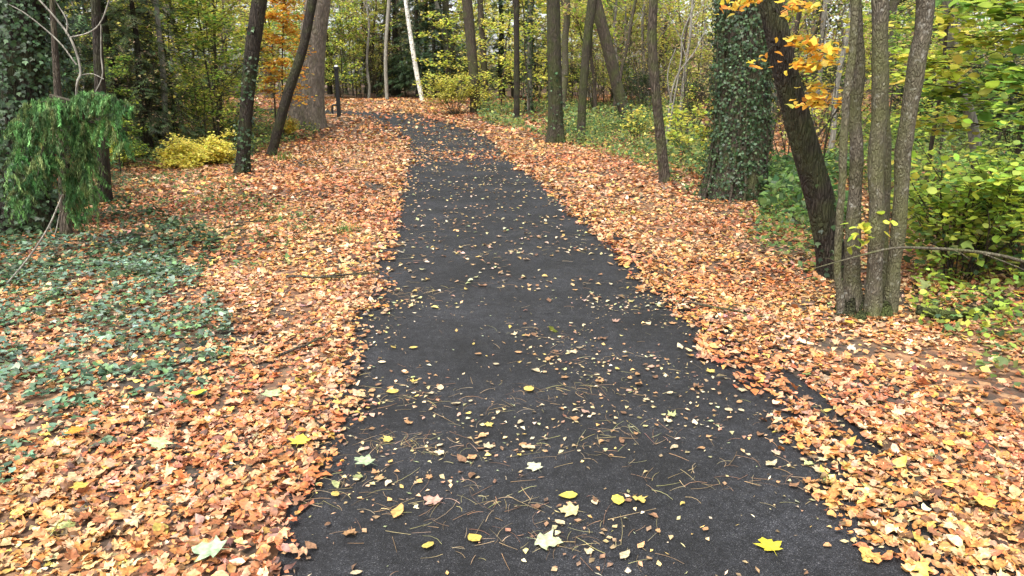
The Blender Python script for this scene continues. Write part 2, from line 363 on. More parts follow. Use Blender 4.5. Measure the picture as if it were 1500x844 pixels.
def pick(pal, n, rng, jit=.22, weights=None):
    pal = np.array(pal, float); w = None if weights is None else np.array(weights, float) / sum(weights)
    c = pal[rng.choice(len(pal), n, p=w)]
    return np.clip(c * np.exp(rng.normal(0, jit, (n, 1))) * (1 + rng.normal(0, .07, (n, 3))), .004, .95)

LITTER = [(.47, .18, .06), (.50, .25, .13), (.53, .33, .18), (.54, .36, .09), (.25, .105, .05), (.36, .12, .05), (.56, .42, .26), (.48, .22, .08), (.12, .06, .04), (.36, .37, .15), (.44, .25, .17)]
LITTER_W = [23, 26, 17, 5, 10, 9, 6, 22, 8, 1, 9]
YELLOW = [(.70, .62, .12), (.66, .60, .12), (.58, .57, .14), (.72, .56, .10), (.50, .53, .14)]
LIME = [(.40, .50, .07), (.32, .44, .06), (.50, .54, .08), (.24, .36, .06), (.56, .54, .08)]
GREEN = [(.13, .26, .05), (.19, .31, .06), (.27, .38, .07), (.09, .18, .045), (.36, .43, .08)]
ORANGE = [(.74, .44, .06), (.72, .36, .06), (.74, .52, .08), (.60, .27, .06)]
COPPER = [(.80, .46, .08), (.78, .36, .06), (.82, .58, .10), (.68, .28, .06)]
IVYC = [(.034, .068, .026), (.050, .092, .034), (.024, .046, .020), (.075, .115, .050), (.040, .075, .036)]
CONIF = [(.035, .07, .032), (.05, .09, .038), (.07, .115, .045), (.026, .05, .026)]
FEATHER = [(.09, .23, .07), (.13, .29, .08), (.07, .17, .05), (.18, .34, .11), (.18, .24, .08)]
BROWNL = [(.30, .20, .11), (.38, .27, .15), (.22, .15, .09), (.46, .38, .18)]

# ------------------------------------------------------------------ ground and path
gx = np.concatenate([np.linspace(-400, -32, 24), np.linspace(-30, -9, 44), np.linspace(-8.6, 8.6, 200), np.linspace(9, 30, 44), np.linspace(32, 400, 24)])
gy = np.concatenate([np.linspace(-120, -14, 12), np.linspace(-12, 1.0, 40), np.linspace(1.09, 12, 122), np.linspace(12.15, 45, 170), np.linspace(46, 90, 40), np.linspace(100, 590, 24)])
X, Y = np.meshgrid(gx, gy); Z = ground(X.ravel(), Y.ravel())
nx, ny = len(gx), len(gy); ii = (np.arange(ny - 1)[:, None] * nx + np.arange(nx - 1)[None]).ravel()
Fq = np.stack([ii, ii + 1, ii + nx + 1, ii + nx], 1)
me = make_mesh('ground', np.column_stack([X.ravel(), Y.ravel(), Z]), Fq, M['soil'])
g = bpy.data.objects.new('ground', me); COL.objects.link(g); tag(g, 'woodland floor of brown soil under fallen leaves', kind='structure')

cross = np.array([-1.0, -.96, -.75, -.5, -.25, 0, .25, .5, .75, .96, 1.0]) * HALF
PVv, rowsn = [], len(CL)
for i, (c, nn) in enumerate(zip(CL, CN)):
    wob = .03 * math.sin(i * .9) + .03 * math.sin(i * .37 + 1)
    for k, o in enumerate(cross):
        oo = o + wob * np.sign(o) * (abs(o) > 1.2)
        q = c + nn * oo
        z = float(profile(c[1])) + .018 * (1 - (o / HALF) ** 2) - .004 * (abs(o) > 1.2) - (.05 if k in (0, len(cross) - 1) else 0)
        PVv.append([q[0], q[1], z])
kc = len(cross); ii = (np.arange(rowsn - 1)[:, None] * kc + np.arange(kc - 1)[None]).ravel()
me = make_mesh('path', np.array(PVv), np.stack([ii, ii + 1, ii + kc + 1, ii + kc], 1), M['asphalt'])
path = bpy.data.objects.new('path', me); COL.objects.link(path); tag(path, 'dark asphalt footpath curving left into the wood', kind='structure')
def surf(x, y):
    """height of whatever lies on top: asphalt or soil"""
    x = np.atleast_1d(np.asarray(x, float)); y = np.atleast_1d(np.asarray(y, float)); s, u = su(x, y)
    zp = profile(y) + .018 * (1 - (u / HALF) ** 2)
    return np.where(np.abs(u) < HALF - .03, zp, ground(x, y))

# ------------------------------------------------------------------ where the leaves lie
def edge_curve(pts):
    w = np.array([hit(*p)[:2] for p in pts]); s, u = su(w[:, 0], w[:, 1]); k = np.argsort(s); return s[k], u[k]
eLs, eLu = edge_curve([(430, 844), (468, 700), (505, 600), (530, 500), (562, 400), (585, 300), (600, 240), (600, 215), (592, 201), (582, 189), (566, 180), (545, 173)])
eRs, eRu = edge_curve([(1330, 844), (1255, 750), (1165, 650), (1128, 600), (1045, 530), (985, 468), (928, 400), (872, 350), (812, 290), (745, 235), (718, 207), (675, 188), (640, 177), (605, 169)])
gap = np.array([hit(*p)[:2] for p in [(1158, 553), (1205, 602), (1250, 640), (1290, 674)]])
def poly_mask(pts, x, y):
    w = np.array([hit(*p)[:2] for p in pts]); return in_poly(w, x, y)
def in_poly(w, x, y):
    inside = np.zeros(len(x), bool); j = len(w) - 1
    for i in range(len(w)):
        xi, yi = w[i]; xj, yj = w[j]
        inside ^= ((yi > y) != (yj > y)) & (x < (xj - xi) * (y - yi) / (yj - yi + 1e-12) + xi); j = i
    return inside
IVYPATCH = [(-60, 400), (40, 372), (140, 345), (250, 368), (300, 420), (345, 470), (335, 515), (250, 560), (150, 612), (60, 660), (-80, 680)]
def litter_density(x, y):
    s, u = su(x, y); ul = np.interp(s, eLs, eLu); ur = np.interp(s, eRs, eRu)
    wob = (vnoise(x, y, .22, 11) - .5) * .20 + (vnoise(x, y, .8, 12) - .5) * .10
    left = sstep(.10, -.10, u - ul + wob); right = sstep(-.10, .10, u - ur + wob)
    d = np.maximum(left, right)
    far = sstep(20, 27, s - CS[0] - 12)
    d = np.maximum(d, far * .20)
    band = np.exp(-((y - 17.5) / 1.3) ** 2) * .35 + np.exp(-((y - 23) / 3.0) ** 2) * .12           # drifts across the asphalt
    d = np.maximum(d, band * (.4 + vnoise(x, y, .5, 14)))
    gd = np.full(len(x), 9.)                                                            # bare strip along the right edge
    for a, b in zip(gap[:-1], gap[1:]):
        t = np.clip(((x - a[0]) * (b - a)[0] + (y - a[1]) * (b - a)[1]) / ((b - a) ** 2).sum(), 0, 1)
        gd = np.minimum(gd, np.hypot(x - a[0] - t * (b - a)[0], y - a[1] - t * (b - a)[1]))
    d = d * sstep(.035, .085, gd + (vnoise(x, y, .15, 15) - .5) * .06)
    iv = poly_mask(IVYPATCH, x, y); d = d * np.where(iv, .45 + .5 * sstep(.45, .6, vnoise(x, y, .35, 16)), 1)
    lat = np.abs(u); d = d * (1 - .55 * sstep(3.5, 8, lat) * sstep(.35, .6, vnoise(x, y, 1.6, 17)))
    bare = sstep(.74, .84, vnoise(x, y, .4, 18)) * (lat > 1.6); d = d * (1 - .7 * bare)
    return d
def litter_col(x, y, n, rng):
    c = pick(LITTER, n, rng, .24, LITTER_W)
    yel = sstep(.45, .75, vnoise(x, y, .7, 19))[:, None]                               # patches of yellower, patches of redder leaves
    c = c * (1 + yel * np.array([.05, .12, -.02])) * (1 - .22 * sstep(.45, .75, vnoise(x, y, 1.2, 20))[:, None] * np.array([.3, 1, 1]))
    return np.clip(c * np.array([.98, 1.01, 1.02]), .01, .9)
lit = Geo(); lr = np.random.default_rng(21)
for y0, y1, dens, protos, s0, s1 in [(1.0, 3.6, 2100, MAPLE[:5] + OVAL + SIMPLE[:3], .018, .056), (3.6, 6.4, 1350, MAPLE[:2] + OVAL[:3] + SIMPLE, .022, .062), (6.4, 11, 760, SIMPLE, .034, .074), (11, 21, 300, SIMPLE, .052, .105), (21, 44, 75, SIMPLE, .09, .17)]:
    wmax = .74 * y1 + 1.6; nn = int(dens * (y1 - y0) * 2 * wmax)
    x = lr.uniform(-wmax, wmax, nn); y = lr.uniform(y0, y1, nn)
    k = np.abs(x) < .74 * y + 1.6; x, y = x[k], y[k]
    k = lr.random(len(x)) < litter_density(x, y); x, y = x[k], y[k]; n_ = len(x)
    s, u = su(x, y)
    thick = .02 * np.exp(-((np.abs(u) - 1.25) / .4) ** 2) + .010
    z = surf(x, y) + .006 + lr.random(n_) * thick
    tilt = np.abs(lr.normal(0, .34, n_)); tilt = np.minimum(tilt, 1.1)
    size = lr.uniform(s0, s1, n_) * np.exp(lr.normal(0, .15, n_))
    z += np.sin(tilt) * size * .25
    flip = lr.random(n_) < .4
    R = orient(lr.uniform(0, 6.28, n_), np.where(flip, np.pi - tilt, tilt), lr.uniform(0, 6.28, n_))
    scatter(lit, protos, np.column_stack([x, y, z]), R, size, litter_col(x, y, n_, lr), lr)
o = lit.build('leaf_litter', M['litter'], kind='stuff'); tag(o, 'carpet of orange and tan fallen leaves on both verges of the path', 'leaf litter')

# small leaves strewn over the asphalt beyond the first metres
PATHC = [(.52, .40, .20), (.52, .41, .26), (.46, .30, .16), (.52, .36, .12), (.40, .23, .13), (.54, .46, .32), (.28, .16, .09), (.38, .39, .2), (.20, .12, .07)]
def path_points(n, ylo, yhi, rng):
    y = rng.uniform(ylo, yhi, n); m_ = CL[:, 1] < 31
    u = rng.uniform(-1.28, 1.28, n); x = np.interp(y, CL[m_, 1], CL[m_, 0]) + np.interp(y, CL[m_, 1], CN[m_, 0]) * u; yy = y + np.interp(y, CL[m_, 1], CN[m_, 1]) * u
    k = (litter_density(x, yy) < .5) & (rng.random(n) < .15 + 1.5 * sstep(.3, .8, vnoise(x, yy, .45, 31)) * (.4 + vnoise(x, yy, 1.8, 32)) + .25 * sstep(.6, 1.2, np.abs(u))); return x[k], yy[k]
st = Geo(); x, y = path_points(2900, 5.2, 26, lr); n_ = len(x)
R = orient(lr.uniform(0, 6.28, n_), np.abs(lr.normal(0, .16, n_)), lr.uniform(0, 6.28, n_))
scatter(st, OVAL + SIMPLE, np.column_stack([x, y, surf(x, y) + .012]), R, lr.uniform(.03, .07, n_), pick(PATHC, n_, lr, .18) * .9, lr)
o = st.build('strewn_leaves', M['litter'], kind='stuff'); tag(o, 'small pale leaves strewn over the far asphalt of the path', 'leaves')

st = Geo(); x, y = path_points(3000, 1.8, 5.6, lr); n_ = len(x)
R = orient(lr.uniform(0, 6.28, n_), np.abs(lr.normal(0, .25, n_)), lr.uniform(0, 6.28, n_))
scatter(st, SIMPLE + SLIM, np.column_stack([x, y, surf(x, y) + .008]), R, lr.uniform(.008, .034, n_), pick(PATHC + BROWNL, n_, lr, .3), lr)
o = st.build('leaf_crumbs', M['litter'], kind='stuff'); tag(o, 'tiny crumbs of broken leaf on the near asphalt', 'leaf crumbs')
# dry stalks and needles on the asphalt
tw = Geo(); n_ = 900
cx = [hit(a, b)[:2] for a, b in [(560, 650), (640, 655), (850, 575), (780, 800), (600, 770), (840, 665), (620, 430), (700, 740), (930, 640), (560, 590), (1080, 700), (480, 720), (760, 600), (650, 580), (850, 800), (1000, 720)]]
xs, ys = [], []
for c in cx:
    k = lr.integers(14, 48); xs.append(c[0] + lr.normal(0, .16, k)); ys.append(c[1] + lr.normal(0, .07, k))
ax, ay = path_points(650, 1.9, 9, lr); xs.append(ax); ys.append(ay); xs = np.concatenate(xs); ys = np.concatenate(ys)
TC = [(.30, .21, .11), (.22, .13, .07), (.38, .29, .17), (.15, .09, .05), (.26, .23, .10)]
for x_, y_, c in zip(xs, ys, pick(TC, len(xs), lr, .25)):
    a = lr.uniform(0, 6.28); L = lr.uniform(.03, .11) * (2.0 if lr.random() < .07 else 1); b = lr.normal(0, .35); t = np.linspace(0, 1, 4)
    hx = x_ + L * t * np.cos(a + b * t); hy = y_ + L * t * np.sin(a + b * t)
    tube(tw, np.column_stack([hx, hy, surf(hx, hy) + .006 + .006 * np.sin(t * 3.1) * lr.random()]), np.linspace(.0011, .0006, 4) * lr.uniform(.6, 1.3), 3, col=c, cap=False)
o = tw.build('dry_stalks', M['twig'], kind='stuff'); tag(o, 'thin dry leaf stalks and needles scattered on the asphalt', 'stalks')

# ivy spreading over the ground on the left, and green herbs under the trees
def cover(name, label, cat, poly, dens, protos, pal, size, hmax, seed, mat, thr=.45, nscale=.5, tilt=.5):
    r = np.random.default_rng(seed); w = np.array([hit(*p)[:2] for p in poly]); lo, hi = w.min(0), w.max(0)
    n_ = int(dens * (hi - lo).prod()); x = r.uniform(lo[0], hi[0], n_); y = r.uniform(lo[1], hi[1], n_)
    nz_ = vnoise(x, y, nscale, seed) * .6 + vnoise(x, y, nscale * .35, seed + 1) * .4
    k = in_poly(w, x, y) & (nz_ > thr + .25 * (r.random(n_) - .5)); x, y, nz_ = x[k], y[k], nz_[k]; n_ = len(x)
    s, u = su(x, y); k = np.abs(u) > 1.5; x, y, nz_ = x[k], y[k], nz_[k]; n_ = len(x)
    z = ground(x, y) + .015 + hmax * np.clip((nz_ - thr + .1) * 2.2, .1, 1) * r.random(n_) ** .8
    R = orient(r.uniform(0, 6.28, n_), np.abs(r.normal(0, tilt, n_)), r.uniform(0, 6.28, n_)); G = Geo()
    scatter(G, protos, np.column_stack([x, y, z]), R, r.uniform(size * .6, size * 1.3, n_), pick(pal, n_, r, .3), r)
    o = G.build(name, mat, kind='stuff'); return tag(o, label, cat)
cover('ground_ivy', 'dark green ivy creeping over the ground left of the path', 'ivy', IVYPATCH[:7] + [(250, 540), (120, 560), (-80, 590)], 950, IVY, IVYC[1:2] + [(.09, .15, .10), (.12, .19, .13), (.11, .19, .08), (.15, .20, .15)], .046, .09, 41, M['ivy'], .38, .35)
cover('ground_ivy', 'straggling ivy tips breaking up into the orange litter', 'ivy', [(-80, 560), (120, 545), (300, 520), (340, 545), (220, 620), (90, 700), (-80, 740)], 520, IVY, [(.08, .14, .09), (.06, .12, .06), (.11, .18, .09)], .048, .06, 42, M['ivy'], .53, .3)
cover('ground_ivy', 'dark ivy tangle at the foot of the feathery conifer', 'ivy', [(-80, 300), (120, 280), (330, 350), (300, 410), (-80, 440)], 420, IVY, IVYC, .06, .14, 43, M['ivy'], .46, .6)
HERB = [(.09, .17, .06), (.13, .22, .07), (.18, .26, .08), (.06, .11, .05), (.28, .33, .10), (.42, .40, .10)]
cover('undergrowth', 'low green herbs between the big ivy trunk and the path verge', 'herbs', [(790, 200), (1020, 165), (1060, 300), (1000, 285), (925, 245), (850, 222)], 420, IVY + BLADE, HERB, .075, .55, 45, M['foliage'], .40, .8, .7)
cover('undergrowth', 'low grassy green plants right of the big ivy trunk', 'herbs', [(1105, 250), (1250, 250), (1260, 345), (1180, 345), (1110, 318)], 520, SLIM + BLADE, HERB[:4] + [(.16, .28, .07)], .12, .40, 47, M['foliage'], .36, .5, .9)
cover('undergrowth', 'dense green bramble and herbs behind the clump of grey stems', 'herbs', [(1200, 180), (1560, 165), (1620, 400), (1520, 445), (1340, 430), (1290, 330)], 270, IVY + BLADE, HERB[1:5] + [(.24, .36, .07), (.34, .42, .09)], .085, .6, 49, M['foliage'], .30, .9, .7)
cover('undergrowth', 'green herbs on the woodland floor behind the yellow shrub', 'herbs', [(130, 250), (180, 190), (420, 175), (470, 195), (420, 215), (330, 240)], 300, IVY + BLADE, HERB, .08, .45, 51, M['foliage'], .42, .9, .7)
cover('undergrowth', 'pale green herbs on the far verge around the ivy posts of trunks', 'herbs', [(700, 175), (700, 160), (840, 155), (1000, 155), (1000, 185), (800, 205)], 160, BLADE + IVY, HERB + [(.25, .35, .15)], .11, .5, 53, M['foliage'], .40, 1.2, .7)
cover('undergrowth', 'scattered green shoots in the litter near the hazel foot', 'herbs', [(1080, 310), (1215, 340), (1240, 430), (1150, 400), (1085, 345)], 260, BLADE + IVY, HERB, .06, .16, 55, M['foliage'], .52, .45, .7)
cover('undergrowth', 'green leaves poking through litter below the lime green shrub', 'herbs', [(1330, 440), (1560, 430), (1600, 560), (1480, 590), (1400, 500)], 300, IVY + BLADE, HERB + [(.2, .3, .06)], .06, .2, 57, M['foliage'], .50, .45, .7)
cover('undergrowth', 'sparse dull green shoots in the brown litter by the thin straight trunk', 'herbs', [(170, 250), (330, 265), (470, 330), (400, 400), (250, 380), (160, 320)], 170, BLADE + IVY, HERB[:4] + [(.16, .14, .06)], .05, .10, 58, M['foliage'], .45, .5, .7)
cover('undergrowth', 'bright green shoots in front of the massive ivy trunk foot', 'herbs', [(1110, 300), (1235, 325), (1225, 405), (1160, 385), (1100, 335)], 300, BLADE + IVY, HERB[1:5] + [(.24, .36, .07)], .06, .22, 59, M['foliage'], .44, .4, .7)
cover('undergrowth', 'low lime green plants along the foot of the lime green shrub', 'herbs', [(1330, 395), (1520, 380), (1580, 500), (1450, 500), (1335, 465)], 420, HAZEL[:2] + BLADE, LIME[:4] + GREEN[1:3], .055, .34, 60, M['foliage'], .40, .4, .7)
def tuft(px, py, n_, hgt, seed, label):
    r = np.random.default_rng(seed); b = hitg(px, py); G = Geo()
    for i in range(n_):
        a = r.uniform(0, 6.28); q = b + [r.normal(0, .09), r.normal(0, .09), 0]; q[2] = gz(q[0], q[1]); L = hgt * r.uniform(.5, 1.1); t = np.linspace(0, 1, 5)
        P = q + np.column_stack([np.cos(a) * t ** 2 * L * .7, np.sin(a) * t ** 2 * L * .7, L * (t - .45 * t ** 2)])
        w = .004 * (1 - t)[:, None] + .0006; side = np.array([-np.sin(a), np.cos(a), 0]) * w
        V = np.vstack([P - side, P + side]); F_ = []
        for j in range(4): F_ += [[j, 5 + j, 6 + j], [j, 6 + j, j + 1]]
        G.add(V, np.array(F_), pick([(.10, .2, .04), (.16, .28, .06), (.07, .14, .03)], 1, r)[0])
    o = G.build('grass_tuft', M['foliage'], origin=b, kind='stuff'); tag(o, label, 'grass')
tuft(507, 345, 70, .22, 61, 'small green grass tuft in the orange litter beside the path')
tuft(660, 348, 40, .09, 62, 'flat tuft of grassy moss growing on the asphalt')
tuft(415, 235, 70, .4, 63, 'green grass clump at the foot of the leaning dark trunk')

# ------------------------------------------------------------------ single fallen leaves
LEAFMESH = {}
for nm, ps in (('maple', FLATMAPLE), ('oval', FLATLEAF), ('curled', OVAL[:6]), ('curled_maple', MAPLE[:6])):
    LEAFMESH[nm] = [make_mesh(nm + '_leaf', V, Fc, M['litter_one']) for V, Fc in ps]
def one_leaf(x, y, kind, colr, size, label, group=None, rng=lr, lift=.0, tilt=None):
    me = LEAFMESH[kind][rng.integers(0, 6)]; o = bpy.data.objects.new('fallen_leaf', me); COL.objects.link(o)
    o.location = (x, y, float(surf(x, y)[0]) + .012 + lift); o.scale = (size,) * 3
    tl = abs(rng.normal(0, .14)) if tilt is None else tilt
    o.rotation_euler = (tl * math.cos(rng.uniform(0, 6.28)), tl * math.sin(rng.uniform(0, 6.28)), rng.uniform(0, 6.28)); o.color = (*(np.array(colr) * .72), 1)
    return tag(o, label, 'leaf', group)
PGRN, YEL, TAN, PINK, BUFF = (.52, .58, .34), (.66, .50, .06), (.60, .40, .18), (.58, .34, .26), (.64, .55, .38)
special = [(800, 803, 'maple', PGRN, .10, 'pale green lobed leaf, largest on the dark asphalt'), (1126, 809, 'maple', (.72, .62, .05), .09, 'bright lemon yellow leaf on the asphalt near the right litter edge'),
 (695, 797, 'oval', (.70, .50, .10), .075, 'small golden leaf on asphalt beside the pale green lobed leaf'), (627, 807, 'oval', (.68, .52, .12), .07, 'rounded golden leaf lying flat among dry stalks'),
 (775, 577, 'oval', (.68, .48, .12), .085, 'round amber leaf beside a drift of brown needles'), (310, 821, 'maple', (.40, .56, .32), .12, 'mint green lobed leaf on the orange litter'),
 (635, 741, 'maple', PINK, .08, 'pinkish brown lobed leaf on the dark asphalt'), (783, 692, 'maple', (.62, .62, .42), .075, 'cream lobed leaf in the middle of the path'),
 (535, 690, 'maple', (.42, .52, .30), .09, 'torn pale green leaf at the left edge of the asphalt'), (440, 655, 'maple', (.70, .60, .08), .10, 'large yellow lobed leaf at the rim of the left litter'),
 (290, 575, 'maple', (.62, .62, .06), .09, 'bright yellow-green leaf on the litter by the ground ivy'), (398, 580, 'maple', (.45, .56, .28), .11, 'pale green lobed leaf on the litter left of the path'),
 (232, 653, 'maple', (.50, .60, .30), .11, 'light green leaf resting on brown litter'), (113, 642, 'maple', (.70, .30, .04), .09, 'vivid orange leaf beside ground ivy leaves'),
 (86, 787, 'maple', (.48, .60, .20), .08, 'lime green leaf upright in the litter'), (1440, 748, 'maple', (.66, .48, .10), .085, 'yellow leaf on the right hand litter'),
 (1245, 465, 'maple', (.66, .48, .08), .08, 'yellow leaf at the foot of the grey stems'), (810, 490, 'maple', (.45, .50, .08), .09, 'yellow-green leaf standing on edge on the asphalt'),
 (583, 757, 'curled', (.60, .36, .12), .085, 'curled amber leaf with a bundle of dry needles'), (905, 742, 'oval', (.66, .56, .10), .08, 'long yellow leaf on asphalt right of the pale green lobed leaf'),
 (832, 735, 'oval', (.66, .56, .10), .08, 'slim yellow leaf above the pale green lobed leaf'), (835, 757, 'maple', (.66, .54, .26), .08, 'buff lobed leaf between two slim yellow leaves'),
 (575, 578, 'oval', (.68, .48, .12), .08, 'golden leaf close to the left litter edge')]
for a, b, kd, c, sz, lb in special:
    p_ = hit(a, b); one_leaf(p_[0], p_[1], kd, c, sz, lb, lift=.03 if abs(su(p_[0], p_[1])[1][0]) > 1.0 else 0, tilt=1.1 if 'upright' in lb or 'on edge' in lb else None)
KINDS = [('yellow', (.62, .46, .12), 14), ('buff', (.62, .50, .31), 28), ('orange brown', (.50, .28, .13), 26), ('dark brown', (.24, .13, .07), 16), ('greenish', (.45, .48, .20), 7), ('pinkish', (.56, .35, .26), 9)]
wts = np.array([k[2] for k in KINDS], float); wts /= wts.sum()
x, y = path_points(420, 1.9, 5.4, lr); k = np.argsort(y)[:190]
for a, b in zip(x[k], y[k]):
    nm, c, _ = KINDS[lr.choice(len(KINDS), p=wts)]; kd = lr.choice(['oval', 'curled', 'maple', 'curled_maple'], p=[.3, .4, .1, .2])
    shape = 'lobed' if 'maple' in kd else ('curled' if kd == 'curled' else 'oval')
    one_leaf(a, b, kd, np.clip(np.array(c) * np.exp(lr.normal(0, .15)), 0, .9), lr.uniform(.025, .062), f'small {nm} {shape} leaf lying on the dark asphalt path', f'{nm} {shape} leaves on the asphalt')
cnt = 0
while cnt < 86:
    y_ = lr.uniform(2.0, 3.8); x_ = lr.uniform(-.72 * y_, .72 * y_)
    s_, u_ = su(x_, y_)
    if litter_density(np.array([x_]), np.array([y_]))[0] < .7: continue
    side = 'left' if u_[0] < 0 else 'right'
    nm, c = [('orange', (.62, .26, .07)), ('yellow', (.68, .46, .09)), ('pinkish tan', (.62, .36, .22)), ('rust brown', (.40, .15, .06)), ('buff', (.64, .45, .26))][lr.choice(5, p=[.36, .06, .22, .30, .06])]
    one_leaf(x_, y_, lr.choice(['maple', 'curled_maple', 'curled']), np.clip(np.array(c) * np.exp(lr.normal(0, .12)), 0, .9), lr.uniform(.05, .07), f'large {nm} leaf on top of the {side} hand leaf litter', f'large {nm} leaves on the {side} litter', lift=.018 + .012 * lr.random(), tilt=abs(lr.normal(.1, .2)))
    cnt += 1

# ------------------------------------------------------------------ plants: growth helpers
def grow(rng, wood, tips, p, d, L, r, lvl, P, col=None):
    n_ = 5 if lvl else 6; pts = [np.array(p, float)]; d = np.array(d, float) / np.linalg.norm(d)
    for i in range(n_):
        d = d + rng.normal(0, P.get('wander', .14), 3); d[2] += P['trop'][min(lvl, len(P['trop']) - 1)]; d /= np.linalg.norm(d); pts.append(pts[-1] + d * L / n_)
    pts = np.array(pts); last = lvl >= P['levels'] - 1
    tube(wood, pts, np.linspace(r, r * (.25 if last else .5), len(pts)), 5 if r > .015 else 3, col=col, rng=rng, cap=False)
    if last: tips.append(pts); return
    for c in range(P['n'][lvl]):
        t = rng.uniform(P.get('tmin', .25), 1.0); k = t * n_; i = min(int(k), n_ - 1); q = pts[i] + (pts[i + 1] - pts[i]) * (k - i)
        dd = pts[i + 1] - pts[i]; dd /= np.linalg.norm(dd)
        s = np.cross(dd, rng.normal(0, 1, 3)); s /= np.linalg.norm(s) + 1e-9; s[2] *= P.get('flat', 1.0)
        a = P['ang'] * rng.uniform(.7, 1.3)
        grow(rng, wood, tips, q, dd * math.cos(a) + s * math.sin(a), L * P['ratio'] * rng.uniform(.7, 1.2) * (1 - .3 * t), r * .5 * (1 - .3 * t), lvl + 1, P, col)
def leaves_on(rng, geo, tips, per, size, pal, protos, spread=.05, tilt=.45, jit=.2, droop=0.0, weights=None):
    if not tips: return
    T = np.array([np.asarray(t)[np.linspace(0, len(t) - 1, 6).astype(int)] for t in tips]); n_ = len(T) * per
    w = np.repeat(np.arange(len(T)), per); u = rng.uniform(.1, 1, n_) * 5; i = np.minimum(u.astype(int), 4); f = (u - i)[:, None]
    pos = T[w, i] * (1 - f) + T[w, i + 1] * f + rng.normal(0, 1, (n_, 3)) * np.array([spread, spread, spread * .45])
    R = orient(rng.uniform(0, 6.28, n_), np.abs(rng.normal(droop, tilt, n_)), rng.uniform(0, 6.28, n_))
    scatter(geo, protos, pos, R, size * rng.uniform(.65, 1.25, n_), pick(pal, n_, rng, jit, weights), rng)
def ivy_on(rng, geo, P, R_, dens, pal=IVYC, size=.06, zmin=0, zmax=99, thick=.06, arc=None, patch=.0, vines=0):
    """ivy leaves all round a trunk given by points and radii"""
    seg = np.linalg.norm(np.diff(P, axis=0), axis=1); A = seg * (R_[:-1] + R_[1:]) * np.pi; n_ = int(A.sum() * dens)
    i = rng.choice(len(seg), n_, p=A / A.sum()); t = rng.random(n_)[:, None]; c = P[i] * (1 - t) + P[i + 1] * t; r = (R_[i] * (1 - t[:, 0]) + R_[i + 1] * t[:, 0])
    th = rng.uniform(0, 6.28, n_); nrm = np.column_stack([np.cos(th), np.sin(th), rng.normal(.15, .3, n_)])
    pos = c + np.column_stack([np.cos(th), np.sin(th), np.zeros(n_)]) * (r + .01 + thick * rng.random(n_) ** 1.5)[:, None]
    h = pos[:, 2] - P[0, 2]; k = (h >= zmin) & (h <= zmax + rng.normal(0, .25, n_))
    if patch: k &= vnoise(th * r * 1.0 + 50, h, .28, 71) + .3 * vnoise(th * 3, h, .9, 72) > patch
    pos, nrm = pos[k], nrm[k]; n_ = len(pos)
    scatter(geo, IVY, pos, frame_rot(nrm + rng.normal(0, .35, nrm.shape), rng), size * rng.uniform(.6, 1.3, n_), pick(pal, n_, rng, .3), rng)

def trunk_from_pixels(pts, top, seed, lean_y=0.0):
    """pts: (px, py, width_px) from base upwards at the base's distance; continued to height `top`"""
    r = np.random.default_rng(seed); b = hitg(pts[0][0], pts[0][1]); Yd = b[1]; P = []; dep = float(np.dot(b - EYE, FW))
    for i, (px, py, w) in enumerate(pts):
        q = b.copy() if i == 0 else at_depth(px, py, Yd + lean_y * i)
        P.append([*q, w / F_PX * dep / 2])
    P = np.array(P); P[0, 2] -= .06
    d = P[-1, :3] - P[-2, :3]; d /= np.linalg.norm(d); q = P[-1].copy()
    while q[2] < b[2] + top:
        d = d + r.normal(0, .03, 3) + np.array([0, 0, .06]); d /= np.linalg.norm(d)
        q = np.array([*(q[:3] + d * 1.3), q[3] * .90]); P.append(q) if False else None
        P = np.vstack([P, q])
    step = max(.12, min(.5, P[0, 3] * 1.2)); S = resample(P, step=step)
    return b, S[:, :3], np.maximum(S[:, 3], .006)
CROWN = dict(levels=3, n=[4, 4], ang=.75, ratio=.55, trop=[.05, .02, -.02], wander=.16)
def hand_tree(name, label, cat, pts, top, bark, seed, crown=None, leaf=.11, per=4, limbs=7, ivy=None, flare=.5, rough=.07, seg=14, lo=.45, extra=None, group=None, lean_y=0.0, limb_len=.24, protos=None):
    r = np.random.default_rng(seed); b, P, R_ = trunk_from_pixels(pts, top, seed, lean_y); root = empty(name, b, label, cat, group)
    G = Geo(); tube(G, P, R_, seg, rough, flare, r); G.build('trunk', M[bark], root)
    if limbs:
        W = Geo(); tips = []
        for i in range(limbs):
            t = lo + (1 - lo) * (i + r.random()) / limbs; k = min(int(t * (len(P) - 1)), len(P) - 2); a = r.uniform(0, 6.28)
            grow(r, W, tips, P[k], [math.cos(a), math.sin(a), r.uniform(.3, .9)], top * limb_len * r.uniform(.6, 1.1), R_[k] * .45, 0, CROWN)
        W.build('limbs', M[bark], root)
        if crown:
            L = Geo(); leaves_on(r, L, tips, per, leaf, crown, protos or BLADE, .12, .6); L.build('crown', M['foliage'], root)
    if ivy and ivy.get('vines'):
        for i in range(ivy['vines']):                                                    # woody ivy stems climbing the bark
            t = np.linspace(0, .6, 40); a = r.uniform(3.3, 6.1) + np.cumsum(r.normal(0, .05, 40)); k = t * (len(P) - 1); q = np.stack([np.interp(k, np.arange(len(P)), P[:, j]) for j in range(3)], 1); rr = np.interp(k, np.arange(len(P)), R_) * (1.02 + .16 * np.exp(-t * 30))
            V_ = Geo(); tube(V_, q + np.column_stack([np.cos(a), np.sin(a), 0 * a]) * rr[:, None], np.linspace(.022, .01, 40), 6, .1, rng=r); V_.build('vine', M['bark_brown'], root)
    if ivy:
        I = Geo(); ivy_on(r, I, P, R_, **ivy); I.build('ivy', M['ivy'], root)
    return root, P, R_, r
MIXC = YELLOW[:3] + LIME + BROWNL[:2]

